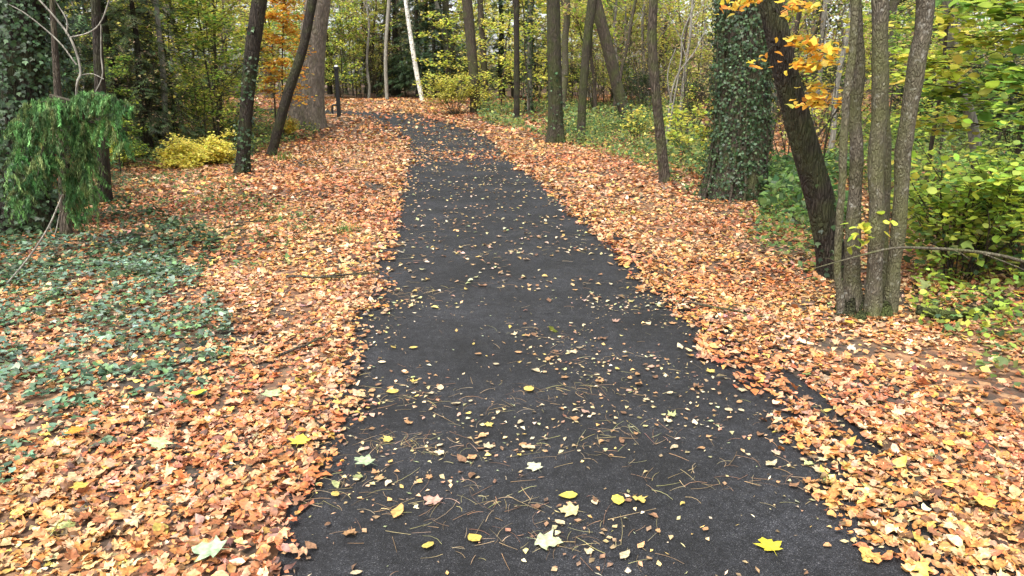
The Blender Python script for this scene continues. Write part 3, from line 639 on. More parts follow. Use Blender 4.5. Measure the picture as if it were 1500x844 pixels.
# ------------------------------------------------------------------ trees one can tell apart
hand_tree('ivy_tree', 'trunk smothered in dark ivy at the left behind the feathery conifer', 'tree', [(42, 340, 62), (36, 200, 56), (34, 80, 52), (38, 0, 50)], 13, 'bark_dark', 101, MIXC, ivy=dict(dens=1700, size=.052, thick=.42, zmax=7, pal=IVYC[:3] + IVYC[:1]))
hand_tree('thin_tree', 'thin dark straight trunk beside the feathery conifer', 'tree', [(153, 303, 20), (149, 180, 16), (143, 60, 13), (140, 0, 12)], 11, 'bark_dark', 102, MIXC, limbs=6)
hand_tree('ivy_tree', 'dark trunk with ivy on its lower part behind yellow shrub', 'tree', [(354, 256, 21), (361, 160, 18), (369, 80, 20), (380, 0, 20)], 13, 'bark_dark', 103, MIXC, ivy=dict(dens=330, size=.06, thick=.07, zmax=2.6, patch=.52))
hand_tree('leaning_tree', 'thin dark trunk leaning right in front of the broad beech', 'tree', [(396, 226, 12), (410, 178, 14), (424, 130, 14), (444, 70, 13), (458, 0, 13)], 11, 'bark_dark', 104, MIXC)
hand_tree('beech_tree', 'broad grey-brown beech trunk with flared foot beside the black post', 'tree', [(447, 190, 44), (451, 130, 40), (457, 60, 36), (465, 0, 34)], 17, 'bark_beech', 105, MIXC, flare=.4, seg=20, rough=.06)
hand_tree('birch_tree', 'slim white birch leaning left beyond the bend', 'tree', [(619, 152, 6.5), (609, 100, 7), (601, 50, 6.2), (594, 0, 5.5)], 12, 'bark_birch', 106, YELLOW, flare=.2, seg=10, rough=.03)
hand_tree('young_tree', 'slim pale upright trunk left of the white birch', 'tree', [(567, 150, 5.4), (565, 80, 5.2), (570, 0, 5)], 10, 'bark_pale', 107, MIXC, flare=.2, seg=8)
hand_tree('young_tree', 'pale trunk curving left at the edge of dark conifers', 'tree', [(657, 145, 9), (655, 80, 8.5), (646, 30, 8), (634, -10, 7)], 11, 'bark_pale', 108, MIXC, flare=.3, seg=8)
hand_tree('young_tree', 'mossy grey trunk standing close to the curving pale trunk', 'tree', [(662, 143, 11), (662, 80, 10), (655, 30, 9), (652, 0, 9)], 12, 'bark_grey', 109, MIXC, flare=.3, seg=8)
hand_tree('oak_tree', 'straight brown trunk rising behind the yellow-green bush at the bend', 'tree', [(697, 167, 14), (694, 110, 14), (689, 50, 14.5), (684, 0, 15)], 15, 'bark_brown', 110, YELLOW + LIME, limbs=8)
hand_tree('young_tree', 'thin brown trunk among yellow leaves right of the straight brown trunk', 'tree', [(711, 152, 10), (708, 80, 9.5), (703, 0, 9)], 12, 'bark_brown', 111, YELLOW, seg=8)
hand_tree('young_tree', 'thin dark pole of a trunk left of the ivy column', 'tree', [(757, 179, 9), (757, 80, 8.5), (756, 0, 8)], 11, 'bark_dark', 112, YELLOW, seg=8)
hand_tree('ivy_tree', 'narrow trunk wrapped into an ivy column in the middle distance', 'tree', [(776, 168, 8), (775, 80, 8), (777, 0, 8)], 12, 'bark_pale', 113, YELLOW, seg=8, ivy=dict(dens=230, size=.10, thick=.16, zmax=6))
hand_tree('oak_tree', 'straight mossy trunk at the right verge of the path', 'tree', [(814, 212, 23), (813, 150, 20), (811, 60, 19), (810, 0, 18)], 14, 'bark_moss', 114, YELLOW + LIME, ivy=dict(dens=90, size=.07, thick=.05, zmax=2.2, patch=.6))
hand_tree('young_tree', 'slim mossy trunk between the straight mossy and the slanting trunk', 'tree', [(851, 213, 13), (853, 150, 12), (859, 70, 12), (868, 0, 13)], 12, 'bark_moss', 115, YELLOW + LIME, seg=10)
hand_tree('leaning_tree', 'brown trunk slanting left above green undergrowth', 'tree', [(926, 196, 19), (908, 140, 17), (888, 60, 17), (872, 0, 17)], 13, 'bark_brown', 116, YELLOW + LIME, ivy=dict(dens=140, size=.07, thick=.06, zmax=1.0, patch=.5))
hand_tree('young_tree', 'thin curved brown stem left of the big ivy trunk', 'tree', [(975, 273, 15), (968, 210, 14), (959, 120, 13), (955, 60, 13), (957, 0, 12)], 10, 'bark_brown', 117, YELLOW + LIME, seg=10)
hand_tree('ivy_oak', 'massive old trunk covered in ivy at the right verge', 'tree', [(1072, 292, 86), (1082, 220, 74), (1088, 120, 72), (1092, 0, 70)], 17, 'bark_brown', 118, MIXC, flare=.10, seg=28, rough=.04, ivy=dict(dens=1250, size=.044, thick=.10, zmax=9, patch=.27, vines=7))
lean, LP, LR, lrn = hand_tree('leaning_tree', 'dark trunk leaning left behind the clump of grey stems', 'tree', [(1226, 402, 36), (1208, 320, 38), (1180, 215, 36), (1152, 110, 32), (1128, 0, 30)], 11, 'bark_dark', 119, ORANGE + YELLOW, seg=16, ivy=dict(dens=150, size=.05, thick=.05, zmax=.7, patch=.5))
hand_tree('crooked_birch', 'slender pale crooked trunk in the green thicket right of the grey stems', 'tree', [(1444, 310, 15), (1430, 220, 15), (1420, 165, 14), (1398, 110, 13), (1388, 0, 13)], 10, 'bark_pale', 120, LIME, seg=10, limbs=6)
hand_tree('young_tree', 'grey mossy trunk in the thicket behind the pale crooked trunk', 'tree', [(1388, 215, 15), (1386, 120, 14), (1380, 0, 13)], 11, 'bark_grey', 121, LIME, seg=10)

# hazel: several stems from one mossy stool
hb = hitg(1268, 446); root = empty('hazel_clump', hb, 'clump of grey hazel stems rising from one mossy stool', 'tree'); hr = np.random.default_rng(130); htips = []
W = Geo()
for pts, dy in [([(1236, 447, 12), (1227, 370, 11), (1230, 270, 11), (1232, 200, 11.5), (1243, 90, 11), (1247, 0, 11)], -.02), ([(1252, 440, 30), (1247, 340, 22), (1250, 250, 19), (1247, 170, 18), (1251, 90, 16), (1246, 0, 15)], .10), ([(1281, 452, 27), (1281, 350, 25), (1279, 240, 24), (1281, 150, 24), (1278, 80, 23), (1277, 0, 23)], -.03), ([(1304, 448, 22), (1312, 370, 21), (1321, 280, 22), (1329, 190, 23), (1342, 90, 24), (1353, 0, 24)], 0), ([(1292, 440, 16), (1299, 300, 14), (1296, 150, 13), (1291, 0, 12)], .35)]:
    Yd = hb[1] + dy; dep = float(np.dot(hb - EYE, FW)); P = np.array([[*at_depth(a, b_, Yd), .88 * w / F_PX * dep / 2] for a, b_, w in pts]); P[0, 2] = hb[2] - .05
    d = P[-1, :3] - P[-2, :3]; d /= np.linalg.norm(d); q = P[-1]
    for i in range(4): q = np.array([*(q[:3] + d * 1.1 + hr.normal(0, .08, 3)), q[3] * .75]); P = np.vstack([P, q])
    S = resample(P, step=.08); G = Geo(); S[4:, :2] += np.cumsum(hr.normal(0, .0035, (len(S) - 4, 2)), 0); tube(G, S[:, :3], S[:, 3] * (1 + .05 * np.sin(np.arange(len(S)) * .9)), 14, .09, .7, hr); G.build('stem', M['bark_grey'], root)
    for i in range(5):
        k = int(len(S) * hr.uniform(.5, .95)); a = hr.uniform(0, 6.28); grow(hr, W, htips, S[k, :3], [math.cos(a), math.sin(a), .5], hr.uniform(.8, 1.6), S[k, 3] * .4, 1, CROWN)
G = Geo(); t = np.linspace(0, 1, 6)
for i in range(13):                                                                       # swollen mossy stool
    a = i * 2.4; q_ = hr.uniform(.4, 1.5); c = hb + np.array([math.cos(a) * .16 * q_, math.sin(a) * .11 * q_, -.02])
    tube(G, c + np.column_stack([t * .02 * math.cos(a) - .04 * math.cos(a) * t, 0 * t, -.05 + t * .19 * hr.uniform(.5, 1.1)]), .06 * (1.25 - 1.0 * t ** 2) * hr.uniform(.6, 1.15), 10, .22, .3, hr)
G.build('mossy_stool', M['bark_stool'], root); W.build('limbs', M['bark_grey'], root)
G = Geo(); leaves_on(hr, G, htips, 9, .10, LIME + YELLOW[:2], HAZEL, .10, .6); G.build('crown', M['foliage'], root)
for px, py, n_ in [(1262, 335, 14), (1255, 355, 10), (1300, 320, 6)]:                      # few leaves on the stems
    q = at_depth(px, py, hb[1] - .15); G = Geo(); pos = q + hr.normal(0, .045, (n_, 3))
    scatter(G, HAZEL, pos, orient(hr.uniform(0, 6.28, n_), np.abs(hr.normal(.6, .4, n_)), hr.uniform(0, 6.28, n_)), hr.uniform(.05, .08, n_), pick(LIME, n_, hr), hr); G.build('leaf_spray', M['foliage'], root, kind='stuff')

# fallen branch lodged in the hazel
P = [at_depth(1193, 393, 5.05), at_depth(1240, 380, 5.1), at_depth(1300, 365, 5.2), at_depth(1340, 363, 5.25), at_depth(1420, 368, 5.3), at_depth(1480, 378, 5.3), at_depth(1550, 400, 5.3), at_depth(1660, 470, 5.3)]
P[-1][2] = gz(P[-1][0], P[-1][1]); G = Geo(); S = resample(np.column_stack([P, [.003, .006, .009, .0115, .0125, .0135, .015, .017]]), step=.08); tube(G, S[:, :3], S[:, 3], 8, .1)
sd = resample([at_depth(1440, 372, 5.3), at_depth(1475, 385, 5.27), at_depth(1515, 402, 5.2)], step=.06); tube(G, sd, np.linspace(.007, .003, len(sd)), 6, .1)
for a_, b_ in [((1262, 373), (1250, 362)), ((1360, 364), (1385, 350)), ((1395, 366), (1420, 380)), ((1225, 384), (1205, 378))]: tube(G, resample([at_depth(*a_, 5.2), (at_depth(*a_, 5.2) + at_depth(*b_, 5.1)) / 2 + [0, 0, .01], at_depth(*b_, 5.1)], n=6), np.linspace(.004, .0015, 6), 4)
fb = G.build('fallen_branch', M['bark_grey'], origin=hb); tag(fb, 'long bare grey branch lodged sideways through the hazel stems', 'branch')
P = [hitg(1345, 452), hitg(1400, 462), hitg(1470, 452)]
G = Geo(); S = resample(np.array(P) + [0, 0, .05], step=.08); tube(G, S, np.linspace(.04, .028, len(S)), 10, .25); lg = G.build('fallen_log', M['bark_stool'], origin=P[0]); tag(lg, 'short mossy dark log lying under the lime green shrub', 'log')

# golden beech sprays on the leaning trunk
for pxs, n_ in [([(1128, -12), (1090, 2), (1050, 18)], 26), ([(1140, 20), (1170, 8), (1205, 14)], 22), ([(1150, 60), (1175, 62), (1205, 78), (1228, 72)], 46), ([(1155, 95), (1185, 95), (1222, 92)], 34), ([(1120, 80), (1112, 92), (1118, 108)], 7), ([(1170, 150), (1195, 150), (1225, 156)], 30), ([(1180, 122), (1205, 132), (1226, 128)], 12)]:
    yd = LP[0, 1] - .35; c = resample([at_depth(a, b_, yd - .1 * i) for i, (a, b_) in enumerate(pxs)], n=7); W = Geo(); G = Geo()
    k = np.argmin(np.linalg.norm(LP - c[0], axis=1)); stem = resample([LP[k], (LP[k] + c[0]) / 2 + [0, 0, .05], *c], n=12); tube(W, stem, np.linspace(.008, .002, 12), 4, cap=False)
    sp_ = W.build('branch', M['bark_dark'], lean); leaves_on(lrn, G, [c], int(n_ * 1.8), .08, ORANGE + YELLOW[:2] + [(.72, .52, .06), (.74, .46, .06)], OVAL, .055, .6, .15)
    me = G.build('leaf_spray', M['foliage'], None, kind='stuff'); me.parent = sp_; me.matrix_parent_inverse.identity(); me.location = (-lean.location.x, -lean.location.y, -lean.location.z)

# ------------------------------------------------------------------ black marker post with a low rail beside it
pb = hitg(497, 174); root = empty('marker_post', pb, 'slim black post with a white cap beside the path bend', 'post')
def box(geo, c, s, rz=0, bev=.15):
    x_, y_, z_ = np.array(s) / 2; b_ = min(x_, y_) * bev
    ring = np.array([[x_ - b_, -y_], [x_, -y_ + b_], [x_, y_ - b_], [x_ - b_, y_], [-x_ + b_, y_], [-x_, y_ - b_], [-x_, -y_ + b_], [-x_ + b_, -y_]])
    V = np.vstack([np.column_stack([ring, np.full(8, -z_)]), np.column_stack([ring, np.full(8, z_ - b_)]), np.column_stack([ring * (1 - b_ / x_), np.full(8, z_)]), [[0, 0, z_]], [[0, 0, -z_]]])
    ca, sa = math.cos(rz), math.sin(rz); V = V @ np.array([[ca, sa, 0], [-sa, ca, 0], [0, 0, 1]]) + np.array(c); j = np.arange(8); k = (j + 1) % 8; Fc = []
    for a in (0, 8): Fc += [np.stack([a + j, a + k, a + 8 + k], 1), np.stack([a + j, a + 8 + k, a + 8 + j], 1)]
    Fc += [np.stack([16 + j, 16 + k, np.full(8, 24)], 1), np.stack([k, j, np.full(8, 25)], 1)]; geo.add(V, np.vstack(Fc))
G = Geo(); box(G, pb + [0, 0, .85], (.135, .135, 1.78)); G.build('shaft', M['black_paint'], root, smooth=False)
G = Geo(); box(G, pb + [0, 0, 1.745], (.19, .19, .10)); G.build('collar', M['black_paint'], root, smooth=False)
G = Geo(); box(G, pb + [0, 0, 1.82], (.11, .11, .06)); G.build('cap', M['white_paint'], root, smooth=False)
rb = hitg(489, 168); root = empty('low_rail', rb, 'low black hoop rail next to the black marker post', 'rail')
G = Geo(); h = resample([rb + [-.05, 0, -.03], rb + [-.05, 0, .34], rb + [0, .02, .42], rb + [.16, .05, .42]], step=.05); tube(G, h, np.full(len(h), .035), 8); G.build('hoop', M['black_paint'], root)
G = Geo(); box(G, rb + [-.05, 0, .01], (.16, .16, .03)); G.build('foot_plate', M['black_paint'], root, smooth=False)

# ------------------------------------------------------------------ shrubs and saplings
def shrub(name, label, cat, base, hgt, spread, pal, leaf, seed, stems=9, per=14, protos=BLADE, bark='bark_brown', tilt=.5, levels=3, n=(4, 4), group=None, stemr=.012, trop=(.04, -.01, -.04), ang=.7, sp=.06, jit=.2, up=1.0):
    r = np.random.default_rng(seed); root = empty(name, base, label, cat, group); W = Geo(); L = Geo(); tips = []
    P = dict(levels=levels, n=list(n), ang=ang, ratio=.55, trop=list(trop), wander=.12, flat=.6)
    for i in range(stems):
        a = r.uniform(0, 6.28); o = np.array([math.cos(a), math.sin(a), 0]); e = r.uniform(.1, 1)
        q = np.array(base) + o * spread * .18 * r.random(); q[2] = base[2] - .03
        grow(r, W, tips, q, o * spread * e + [0, 0, hgt * up], math.hypot(hgt, spread * e) * r.uniform(.6, 1.0), stemr * r.uniform(.7, 1.2), 0, P)
    W.build('stems', M[bark], root); leaves_on(r, L, tips, per, leaf, pal, protos, sp, tilt, jit); L.build('foliage', M['foliage'], root); return root
def sapling(name, label, cat, base, hgt, pal, leaf, seed, per=18, nb=16, reach=.35, lo=.15, protos=BLADE, bark='bark_brown', r0=.03, group=None, lean=(0, 0), tilt=.4, sp=.09, jit=.2, rise=.35, weights=None, levels=3):
    r = np.random.default_rng(seed); root = empty(name, base, label, cat, group); W = Geo(); L = Geo(); tips = []; base = np.array(base, float)
    t = np.linspace(0, 1, 12); P = base + np.column_stack([lean[0] * t ** 1.5 + np.cumsum(r.normal(0, .012 * hgt, 12)) * t, lean[1] * t ** 1.5 + np.cumsum(r.normal(0, .012 * hgt, 12)) * t, t * hgt]); P[0, 2] -= .05
    S = resample(P, n=24); G = Geo(); tube(G, S, np.linspace(r0, r0 * .2, 24), 8, .04, .2, r); G.build('trunk', M[bark], root)
    PR = dict(levels=levels - 1, n=[5], ang=.8, ratio=.5, trop=[-.01, -.03], wander=.1, flat=.35)
    for i in range(nb):
        u = lo + (1 - lo) * (i + r.random()) / nb; k = min(int(u * 23), 22); a = i * 2.4 + r.normal(0, .3)
        grow(r, W, tips, S[k], [math.cos(a), math.sin(a), rise * r.uniform(.4, 1.4)], hgt * reach * (1.15 - .75 * u) * r.uniform(.7, 1.2), r0 * .35, 0, PR)
    W.build('limbs', M[bark], root); leaves_on(r, L, tips, per, leaf, pal, protos, sp, tilt, jit, 0, weights); L.build('crown', M['foliage'], root); return root
def conifer(name, label, base, hgt, rad, pal, seed, lo=.06, nb=90, per=60, group=None, needle=.16, droop=.25, r0=None, mat='needle'):
    r = np.random.default_rng(seed); root = empty(name, base, label, 'tree', group); base = np.array(base, float); r0 = r0 or hgt * .014; G = Geo(); W = Geo(); L = Geo()
    P = base + np.column_stack([r.normal(0, .02, 14), r.normal(0, .02, 14), np.linspace(-.05, hgt, 14)]); tube(G, P, np.linspace(r0, .01, 14), 9, .05, .3, r); G.build('trunk', M['bark_dark'], root)
    for i in range(nb):
        u = lo + (1 - lo) * ((i + r.random()) / nb) ** 1.1; a = i * 2.4 + r.normal(0, .4); ln = rad * (1.05 - .85 * u) * r.uniform(.6, 1.15); t = np.linspace(0, 1, 6)
        dr = droop * r.uniform(.5, 1.4); B = base + np.array([0, 0, u * hgt]) + np.column_stack([math.cos(a) * ln * t, math.sin(a) * ln * t, ln * (.22 * t - dr * 1.7 * t * t)])
        tube(W, B, np.linspace(.016, .004, 6), 3, cap=False)
        k = int(per * (.35 + ln / rad)); tt = r.uniform(.12, 1.02, k); c = np.stack([np.interp(tt, t, B[:, j]) for j in range(3)], 1)
        side = np.where(r.random(k) < .5, -1, 1); dirn = a + side * r.uniform(.5, 1.2, k); off = r.uniform(.0, .30, k) * (1.1 - tt) * ln * .9
        c = c + np.column_stack([np.cos(dirn) * off, np.sin(dirn) * off, -off * .25 + r.normal(0, .02, k)])
        yaw = dirn - np.pi / 2; R = orient(yaw, np.abs(r.normal(.2, .25, k)), dirn + np.pi / 2)
        scatter(L, CSPRAY, c, R, needle * r.uniform(.6, 1.4, k), pick(pal, k, r, .28), r)
    W.build('limbs', M['bark_dark'], root); L.build('foliage', M[mat], root); return root
def cspray(rng):
    V, Fc = [], []
    for j in range(5):
        y = -.5 + j * .22
        for s in (-1, 1):
            b_ = len(V); ln = .30 * (1.15 - j * .15); V += [[0, y - .03, 0], [s * ln, y + .22, -.05 + rng.normal(0, .03)], [0, y + .045, 0]]; Fc.append([b_, b_ + 1, b_ + 2])
    b_ = len(V); V += [[-.03, -.5, 0], [.03, -.5, 0], [0, .65, -.04]]; Fc.append([b_, b_ + 1, b_ + 2]); return np.array(V), np.array(Fc)
CSPRAY = [cspray(pr) for _ in range(5)]

shrub('yellow_shrub', 'low bright yellow shrub beside the dark ivy trunk', 'shrub', hitg(290, 240), .42, .95, YELLOW[:2] + [(.80, .70, .16)] * 4, .075, 201, stems=30, per=16, sp=.07, up=.8)
shrub('yellow_shrub', 'small yellow sprig at the foot of the broad beech', 'shrub', hitg(426, 203), .45, .4, YELLOW[:2] + ORANGE[:1], .07, 202, stems=8, per=8)
shrub('yellow_shrub', 'small yellow-green sprig near the thin dark trunk', 'shrub', hitg(178, 243), .5, .45, YELLOW[:3] + LIME, .07, 203, stems=7, per=7)
shrub('yellow_green_bush', 'yellow-green bush at the outer edge of the bend', 'shrub', hitg(668, 168), 1.5, 1.5, YELLOW[1:3] + [(.36, .36, .05), (.30, .30, .05)], .10, 204, stems=20, per=9, sp=.1)
sapling('copper_beech_sapling', 'young beech with copper orange leaves between two dark trunks', 'sapling', hitg(416, 205), 4.6, COPPER + [(.80, .56, .08), (.80, .62, .12)], .12, 205, nb=34, per=22, reach=.17, lo=.25, r0=.03, sp=.12)
sapling('yellow_sapling', 'tall sapling with clear yellow leaves left of the copper beech', 'sapling', hitg(405, 192), 5.5, YELLOW + LIME[:2], .12, 206, nb=26, per=20, reach=.20, lo=.35, sp=.13)

sapling('yellow_sapling', 'tall sapling with yellow sprays reaching over the low yellow shrub', 'sapling', hitg(318, 218), 6.0, YELLOW[:3] + LIME, .10, 207, nb=22, per=14, reach=.22, lo=.38, sp=.12)
sapling('yellow_green_sapling', 'sapling with yellow-green sprays between thin straight trunk and low yellow shrub', 'sapling', hitg(222, 222), 5.0, LIME + GREEN[2:3] + YELLOW[:1], .10, 208, nb=18, per=12, reach=.24, lo=.30, sp=.12, rise=.15)
# lime green shrub right of the hazel, and its overhanging neighbours
shrub('green_shrub', 'lime green leafy shrub behind the lodged branch', 'shrub', hitg(1405, 412), 1.1, .75, LIME + GREEN[1:3] + [(.30, .38, .05)], .066, 210, stems=18, per=7, protos=HAZEL, sp=.07, n=(4, 4), ang=.8)
shrub('green_shrub', 'green leafy shrub at the right end of the lodged branch', 'shrub', hitg(1510, 415), 1.3, .85, LIME[:2] + GREEN, .07, 211, stems=14, per=7, protos=HAZEL, sp=.07, n=(4, 4), ang=.8)
sapling('lime_sapling', 'sapling with lime yellow leaves overhanging the green shrub', 'sapling', hitg(1470, 360), 4.2, LIME + YELLOW[:2], .10, 212, nb=28, per=24, reach=.34, lo=.26, protos=HAZEL, sp=.09, rise=.2)
sapling('lime_sapling', 'yellow-green sapling close behind the grey hazel stems', 'sapling', hitg(1350, 320), 4.6, LIME + YELLOW[:3], .10, 213, nb=26, per=20, reach=.30, lo=.32, protos=HAZEL, sp=.09, rise=.2)
sapling('green_sapling', 'fresh green sapling at the outer right of the thicket', 'sapling', hitg(1560, 400), 3.8, GREEN + LIME[:2], .125, 214, nb=26, per=20, reach=.36, lo=.30, protos=HAZEL, sp=.09, rise=.2)
shrub('holly_bush', 'dark glossy evergreen bush far back in the right thicket', 'shrub', hitg(1480, 250), 1.8, 1.3, CONIF + IVYC, .08, 215, stems=18, per=12)
shrub('bramble', 'arching bramble with yellow leaves left of the big ivy trunk', 'shrub', hitg(1012, 250), 1.0, .8, YELLOW[:3] + LIME, .085, 216, stems=9, per=5, protos=HAZEL)
shrub('bramble', 'pale yellow-leaved bramble below the slanting brown trunk', 'shrub', hitg(937, 222), .8, .7, YELLOW[:3] + HERB[:3], .085, 217, stems=9, per=6)

# ------------------------------------------------------------------ feathery conifer on the left
fb_ = hitg(98, 352); root = empty('feathery_conifer', fb_, 'feathery green conifer with drooping sprays beside the ivy trunk', 'tree'); r = np.random.default_rng(220)
G = Geo(); P = fb_ + np.column_stack([np.linspace(0, .25, 10), np.linspace(0, .1, 10), np.linspace(-.05, 3.2, 10)]); tube(G, resample(P, n=30), np.linspace(.06, .015, 30), 10, .06, .3, r); G.build('trunk', M['bark_brown'], root)
NEEDLE = [blade2(pr, .03) for _ in range(4)]; TONE = (.75, 1.0, 1.25); W = Geo(); L = Geo(); Yd = fb_[1] - .55
for pts in [[(105, 150), (135, 146), (160, 150), (172, 165)], [(100, 155), (70, 165), (45, 185), (25, 190)], [(100, 160), (110, 170), (118, 210), (112, 260)], [(95, 160), (75, 180), (62, 220), (55, 260)], [(60, 180), (40, 200), (25, 250), (18, 300)], [(110, 200), (128, 230), (135, 280), (140, 305)], [(90, 230), (70, 240), (45, 270), (32, 300)], [(100, 240), (105, 280), (110, 310), (112, 315)], [(140, 180), (160, 182), (175, 195), (180, 215)], [(120, 160), (125, 190), (122, 240), (125, 290)], [(100, 150), (60, 150), (35, 165), (12, 190)], [(105, 148), (130, 140), (165, 142), (185, 158)]]:
    dy = r.uniform(-.6, .3); c = resample([at_depth(a, b_, Yd + dy * (i + 1) / 4) for i, (a, b_) in enumerate(pts)], n=16)
    c = np.vstack([fb_ + [.05, .03, max(.4, c[0][2] - fb_[2] + .05)], c]); tube(W, c, np.linspace(.014, .003, len(c)), 4, cap=False)
    for k in range(3, len(c)):
        for j in range(7 if k < 8 else 3):                                               # hanging side sprays
            a = r.uniform(0, 6.28); ln = r.uniform(.07, .2); t = np.linspace(0, 1, 9)[:, None]
            s_ = c[k] + r.normal(0, .02, 3) + t * np.array([math.cos(a), math.sin(a), 0]) * ln * .8 + t ** 2 * np.array([0, 0, -1.0]) * ln
            nn = 64; u = r.uniform(0, 8, nn); i = np.minimum(u.astype(int), 7); f = (u - i)[:, None]; pos = s_[i] * (1 - f) + s_[i + 1] * f + r.normal(0, .008, (nn, 3))
            an_ = r.uniform(0, 6.28, nn); R = frame_rot(np.column_stack([np.cos(an_), np.sin(an_), r.normal(0, .3, nn)]), r); scatter(L, NEEDLE, pos, R, r.uniform(.03, .06, nn), np.repeat(pick(FEATHER, 1, r, .3), nn, 0) * TONE[j % 3] * np.exp(r.normal(0, .15, (nn, 1))), r)
W.build('limbs', M['bark_brown'], root); L.build('foliage', M['needle'], root)

# bare arching stems on the left
def bare(name, label, cat, lines, seed, mat='bark_pale', Yd=None, dy=0.0):
    b = hitg(*lines[0][0][:2]); Yd = Yd or b[1]; G = Geo()
    root = None
    for i, ln in enumerate(lines):
        P = [at_depth(a, c, Yd + dy * j) for j, (a, c, w) in enumerate(ln)]; dep = Yd
        if i == 0: P[0] = b.copy(); P[0][2] -= .02
        S = resample(np.column_stack([P, [.7 * w / F_PX * dep / 2 for *_, w in ln]]), step=.05); tube(G, S[:, :3], np.maximum(S[:, 3], .0022), 6, .05)
    o = G.build(name, M[mat], origin=b); return tag(o, label, cat)
bare('bare_stems', 'pale leafless arching stems above the feathery conifer', 'shrub', [[(118, 330, 5), (112, 145, 5), (118, 105, 4.5), (105, 60, 4.5), (80, 25, 4), (50, -8, 4)], [(112, 95, 3), (85, 60, 3), (40, 22, 2.5), (10, 5, 2)], [(102, 55, 3), (130, 48, 3), (148, 32, 3), (162, -6, 3)], [(148, 36, 2.5), (148, 80, 2.5), (150, 112, 2.5), (137, 140, 2)], [(97, 50, 2.5), (98, 30, 2.5), (80, 0, 2)], [(120, 110, 2), (135, 108, 2), (152, 116, 1.8)]], 1, Yd=7.9)
bare('bent_twig', 'long bent bare twig arching over the ground ivy', 'twig', [[(2, 425, 4), (40, 380, 4), (70, 335, 4), (92, 285, 3)], [(72, 330, 2.5), (80, 345, 2.5), (88, 310, 2)]], 2, Yd=None)
bare('bare_stems', 'whitish leafless stems fanning out beside the big ivy trunk', 'shrub', [[(972, 240, 3.5), (985, 160, 3.5), (997, 90, 3), (1000, 50, 3), (1018, 6, 2.5)], [(975, 200, 3), (988, 120, 3), (1018, 75, 2.5), (1035, 40, 2)], [(985, 160, 2.5), (978, 110, 2.5), (990, 70, 2)]], 3, mat='bark_pale')
bare('bare_stems', 'leaning grey pole saplings in the dark left thicket', 'shrub', [[(300, 190, 4), (312, 120, 4), (330, 55, 3.5), (340, 10, 3)], [(283, 185, 4), (268, 120, 4), (255, 70, 3.5), (240, 10, 3)], [(297, 180, 3), (318, 110, 3), (328, 70, 3)]], 4, mat='bark_pale')
for px, py, ln, a, sd in [(1010, 452, .55, -.5, 1), (420, 412, .7, .1, 2), (345, 330, .5, 0, 3), (1005, 300, .8, -.6, 4), (470, 410, .5, .2, 5), (410, 520, .4, .9, 6), (1130, 330, .6, .2, 7), (330, 345, .35, 1.2, 8)]:
    p_ = hitg(px, py); t = np.linspace(0, 1, 7); r = np.random.default_rng(sd + 300); P = np.column_stack([p_[0] + ln * t * math.cos(a), p_[1] + ln * t * math.sin(a) + r.normal(0, .012, 7), 0 * t]); P[:, 2] = surf(P[:, 0], P[:, 1]) + .045 + r.normal(0, .006, 7)
    G = Geo(); tube(G, P, np.linspace(.011, .005, 7), 6, .1, rng=r); tube(G, np.array([P[3], P[3] + [.06, .05, .02], P[3] + [.12, .1, .0]]), np.array([.006, .005, .003]), 5)
    o = G.build('fallen_stick', M['bark_brown'], origin=p_); side = 'left' if px < 700 else 'right'
    tag(o, f'dead brown stick lying on the {side} hand leaf litter', 'stick', f'sticks on the {side} litter')

# ------------------------------------------------------------------ the wood behind: kinds built once, then copied
def bare_tree(seed, label, group, name, hgt, r0, bark, pal, leaf, per, limbs=9, lo=.3, lean=.0):
    r = np.random.default_rng(seed); root = empty(name, (0, 0, 0), label, 'tree', group); t = np.linspace(0, 1, 16)
    P = np.column_stack([lean * hgt * t + np.cumsum(r.normal(0, .05, 16)), np.cumsum(r.normal(0, .05, 16)), t * hgt - .1]); R_ = r0 * (1 - .75 * t); S = resample(np.column_stack([P, R_]), n=30)
    G = Geo(); tube(G, S[:, :3], S[:, 3], 9, .05, .35, r); G.build('trunk', M[bark], root); W = Geo(); tips = []
    for i in range(limbs):
        u = lo + (1 - lo) * (i + r.random()) / limbs; k = min(int(u * 29), 28); a = r.uniform(0, 6.28)
        grow(r, W, tips, S[k, :3], [math.cos(a), math.sin(a), r.uniform(.2, .8)], hgt * .2 * r.uniform(.6, 1.2), S[k, 3] * .4, 0, CROWN)
    W.build('limbs', M[bark], root); L = Geo(); leaves_on(r, L, tips, per, leaf, pal, BLADE, .14, .6); L.build('crown', M['foliage'], root); return root
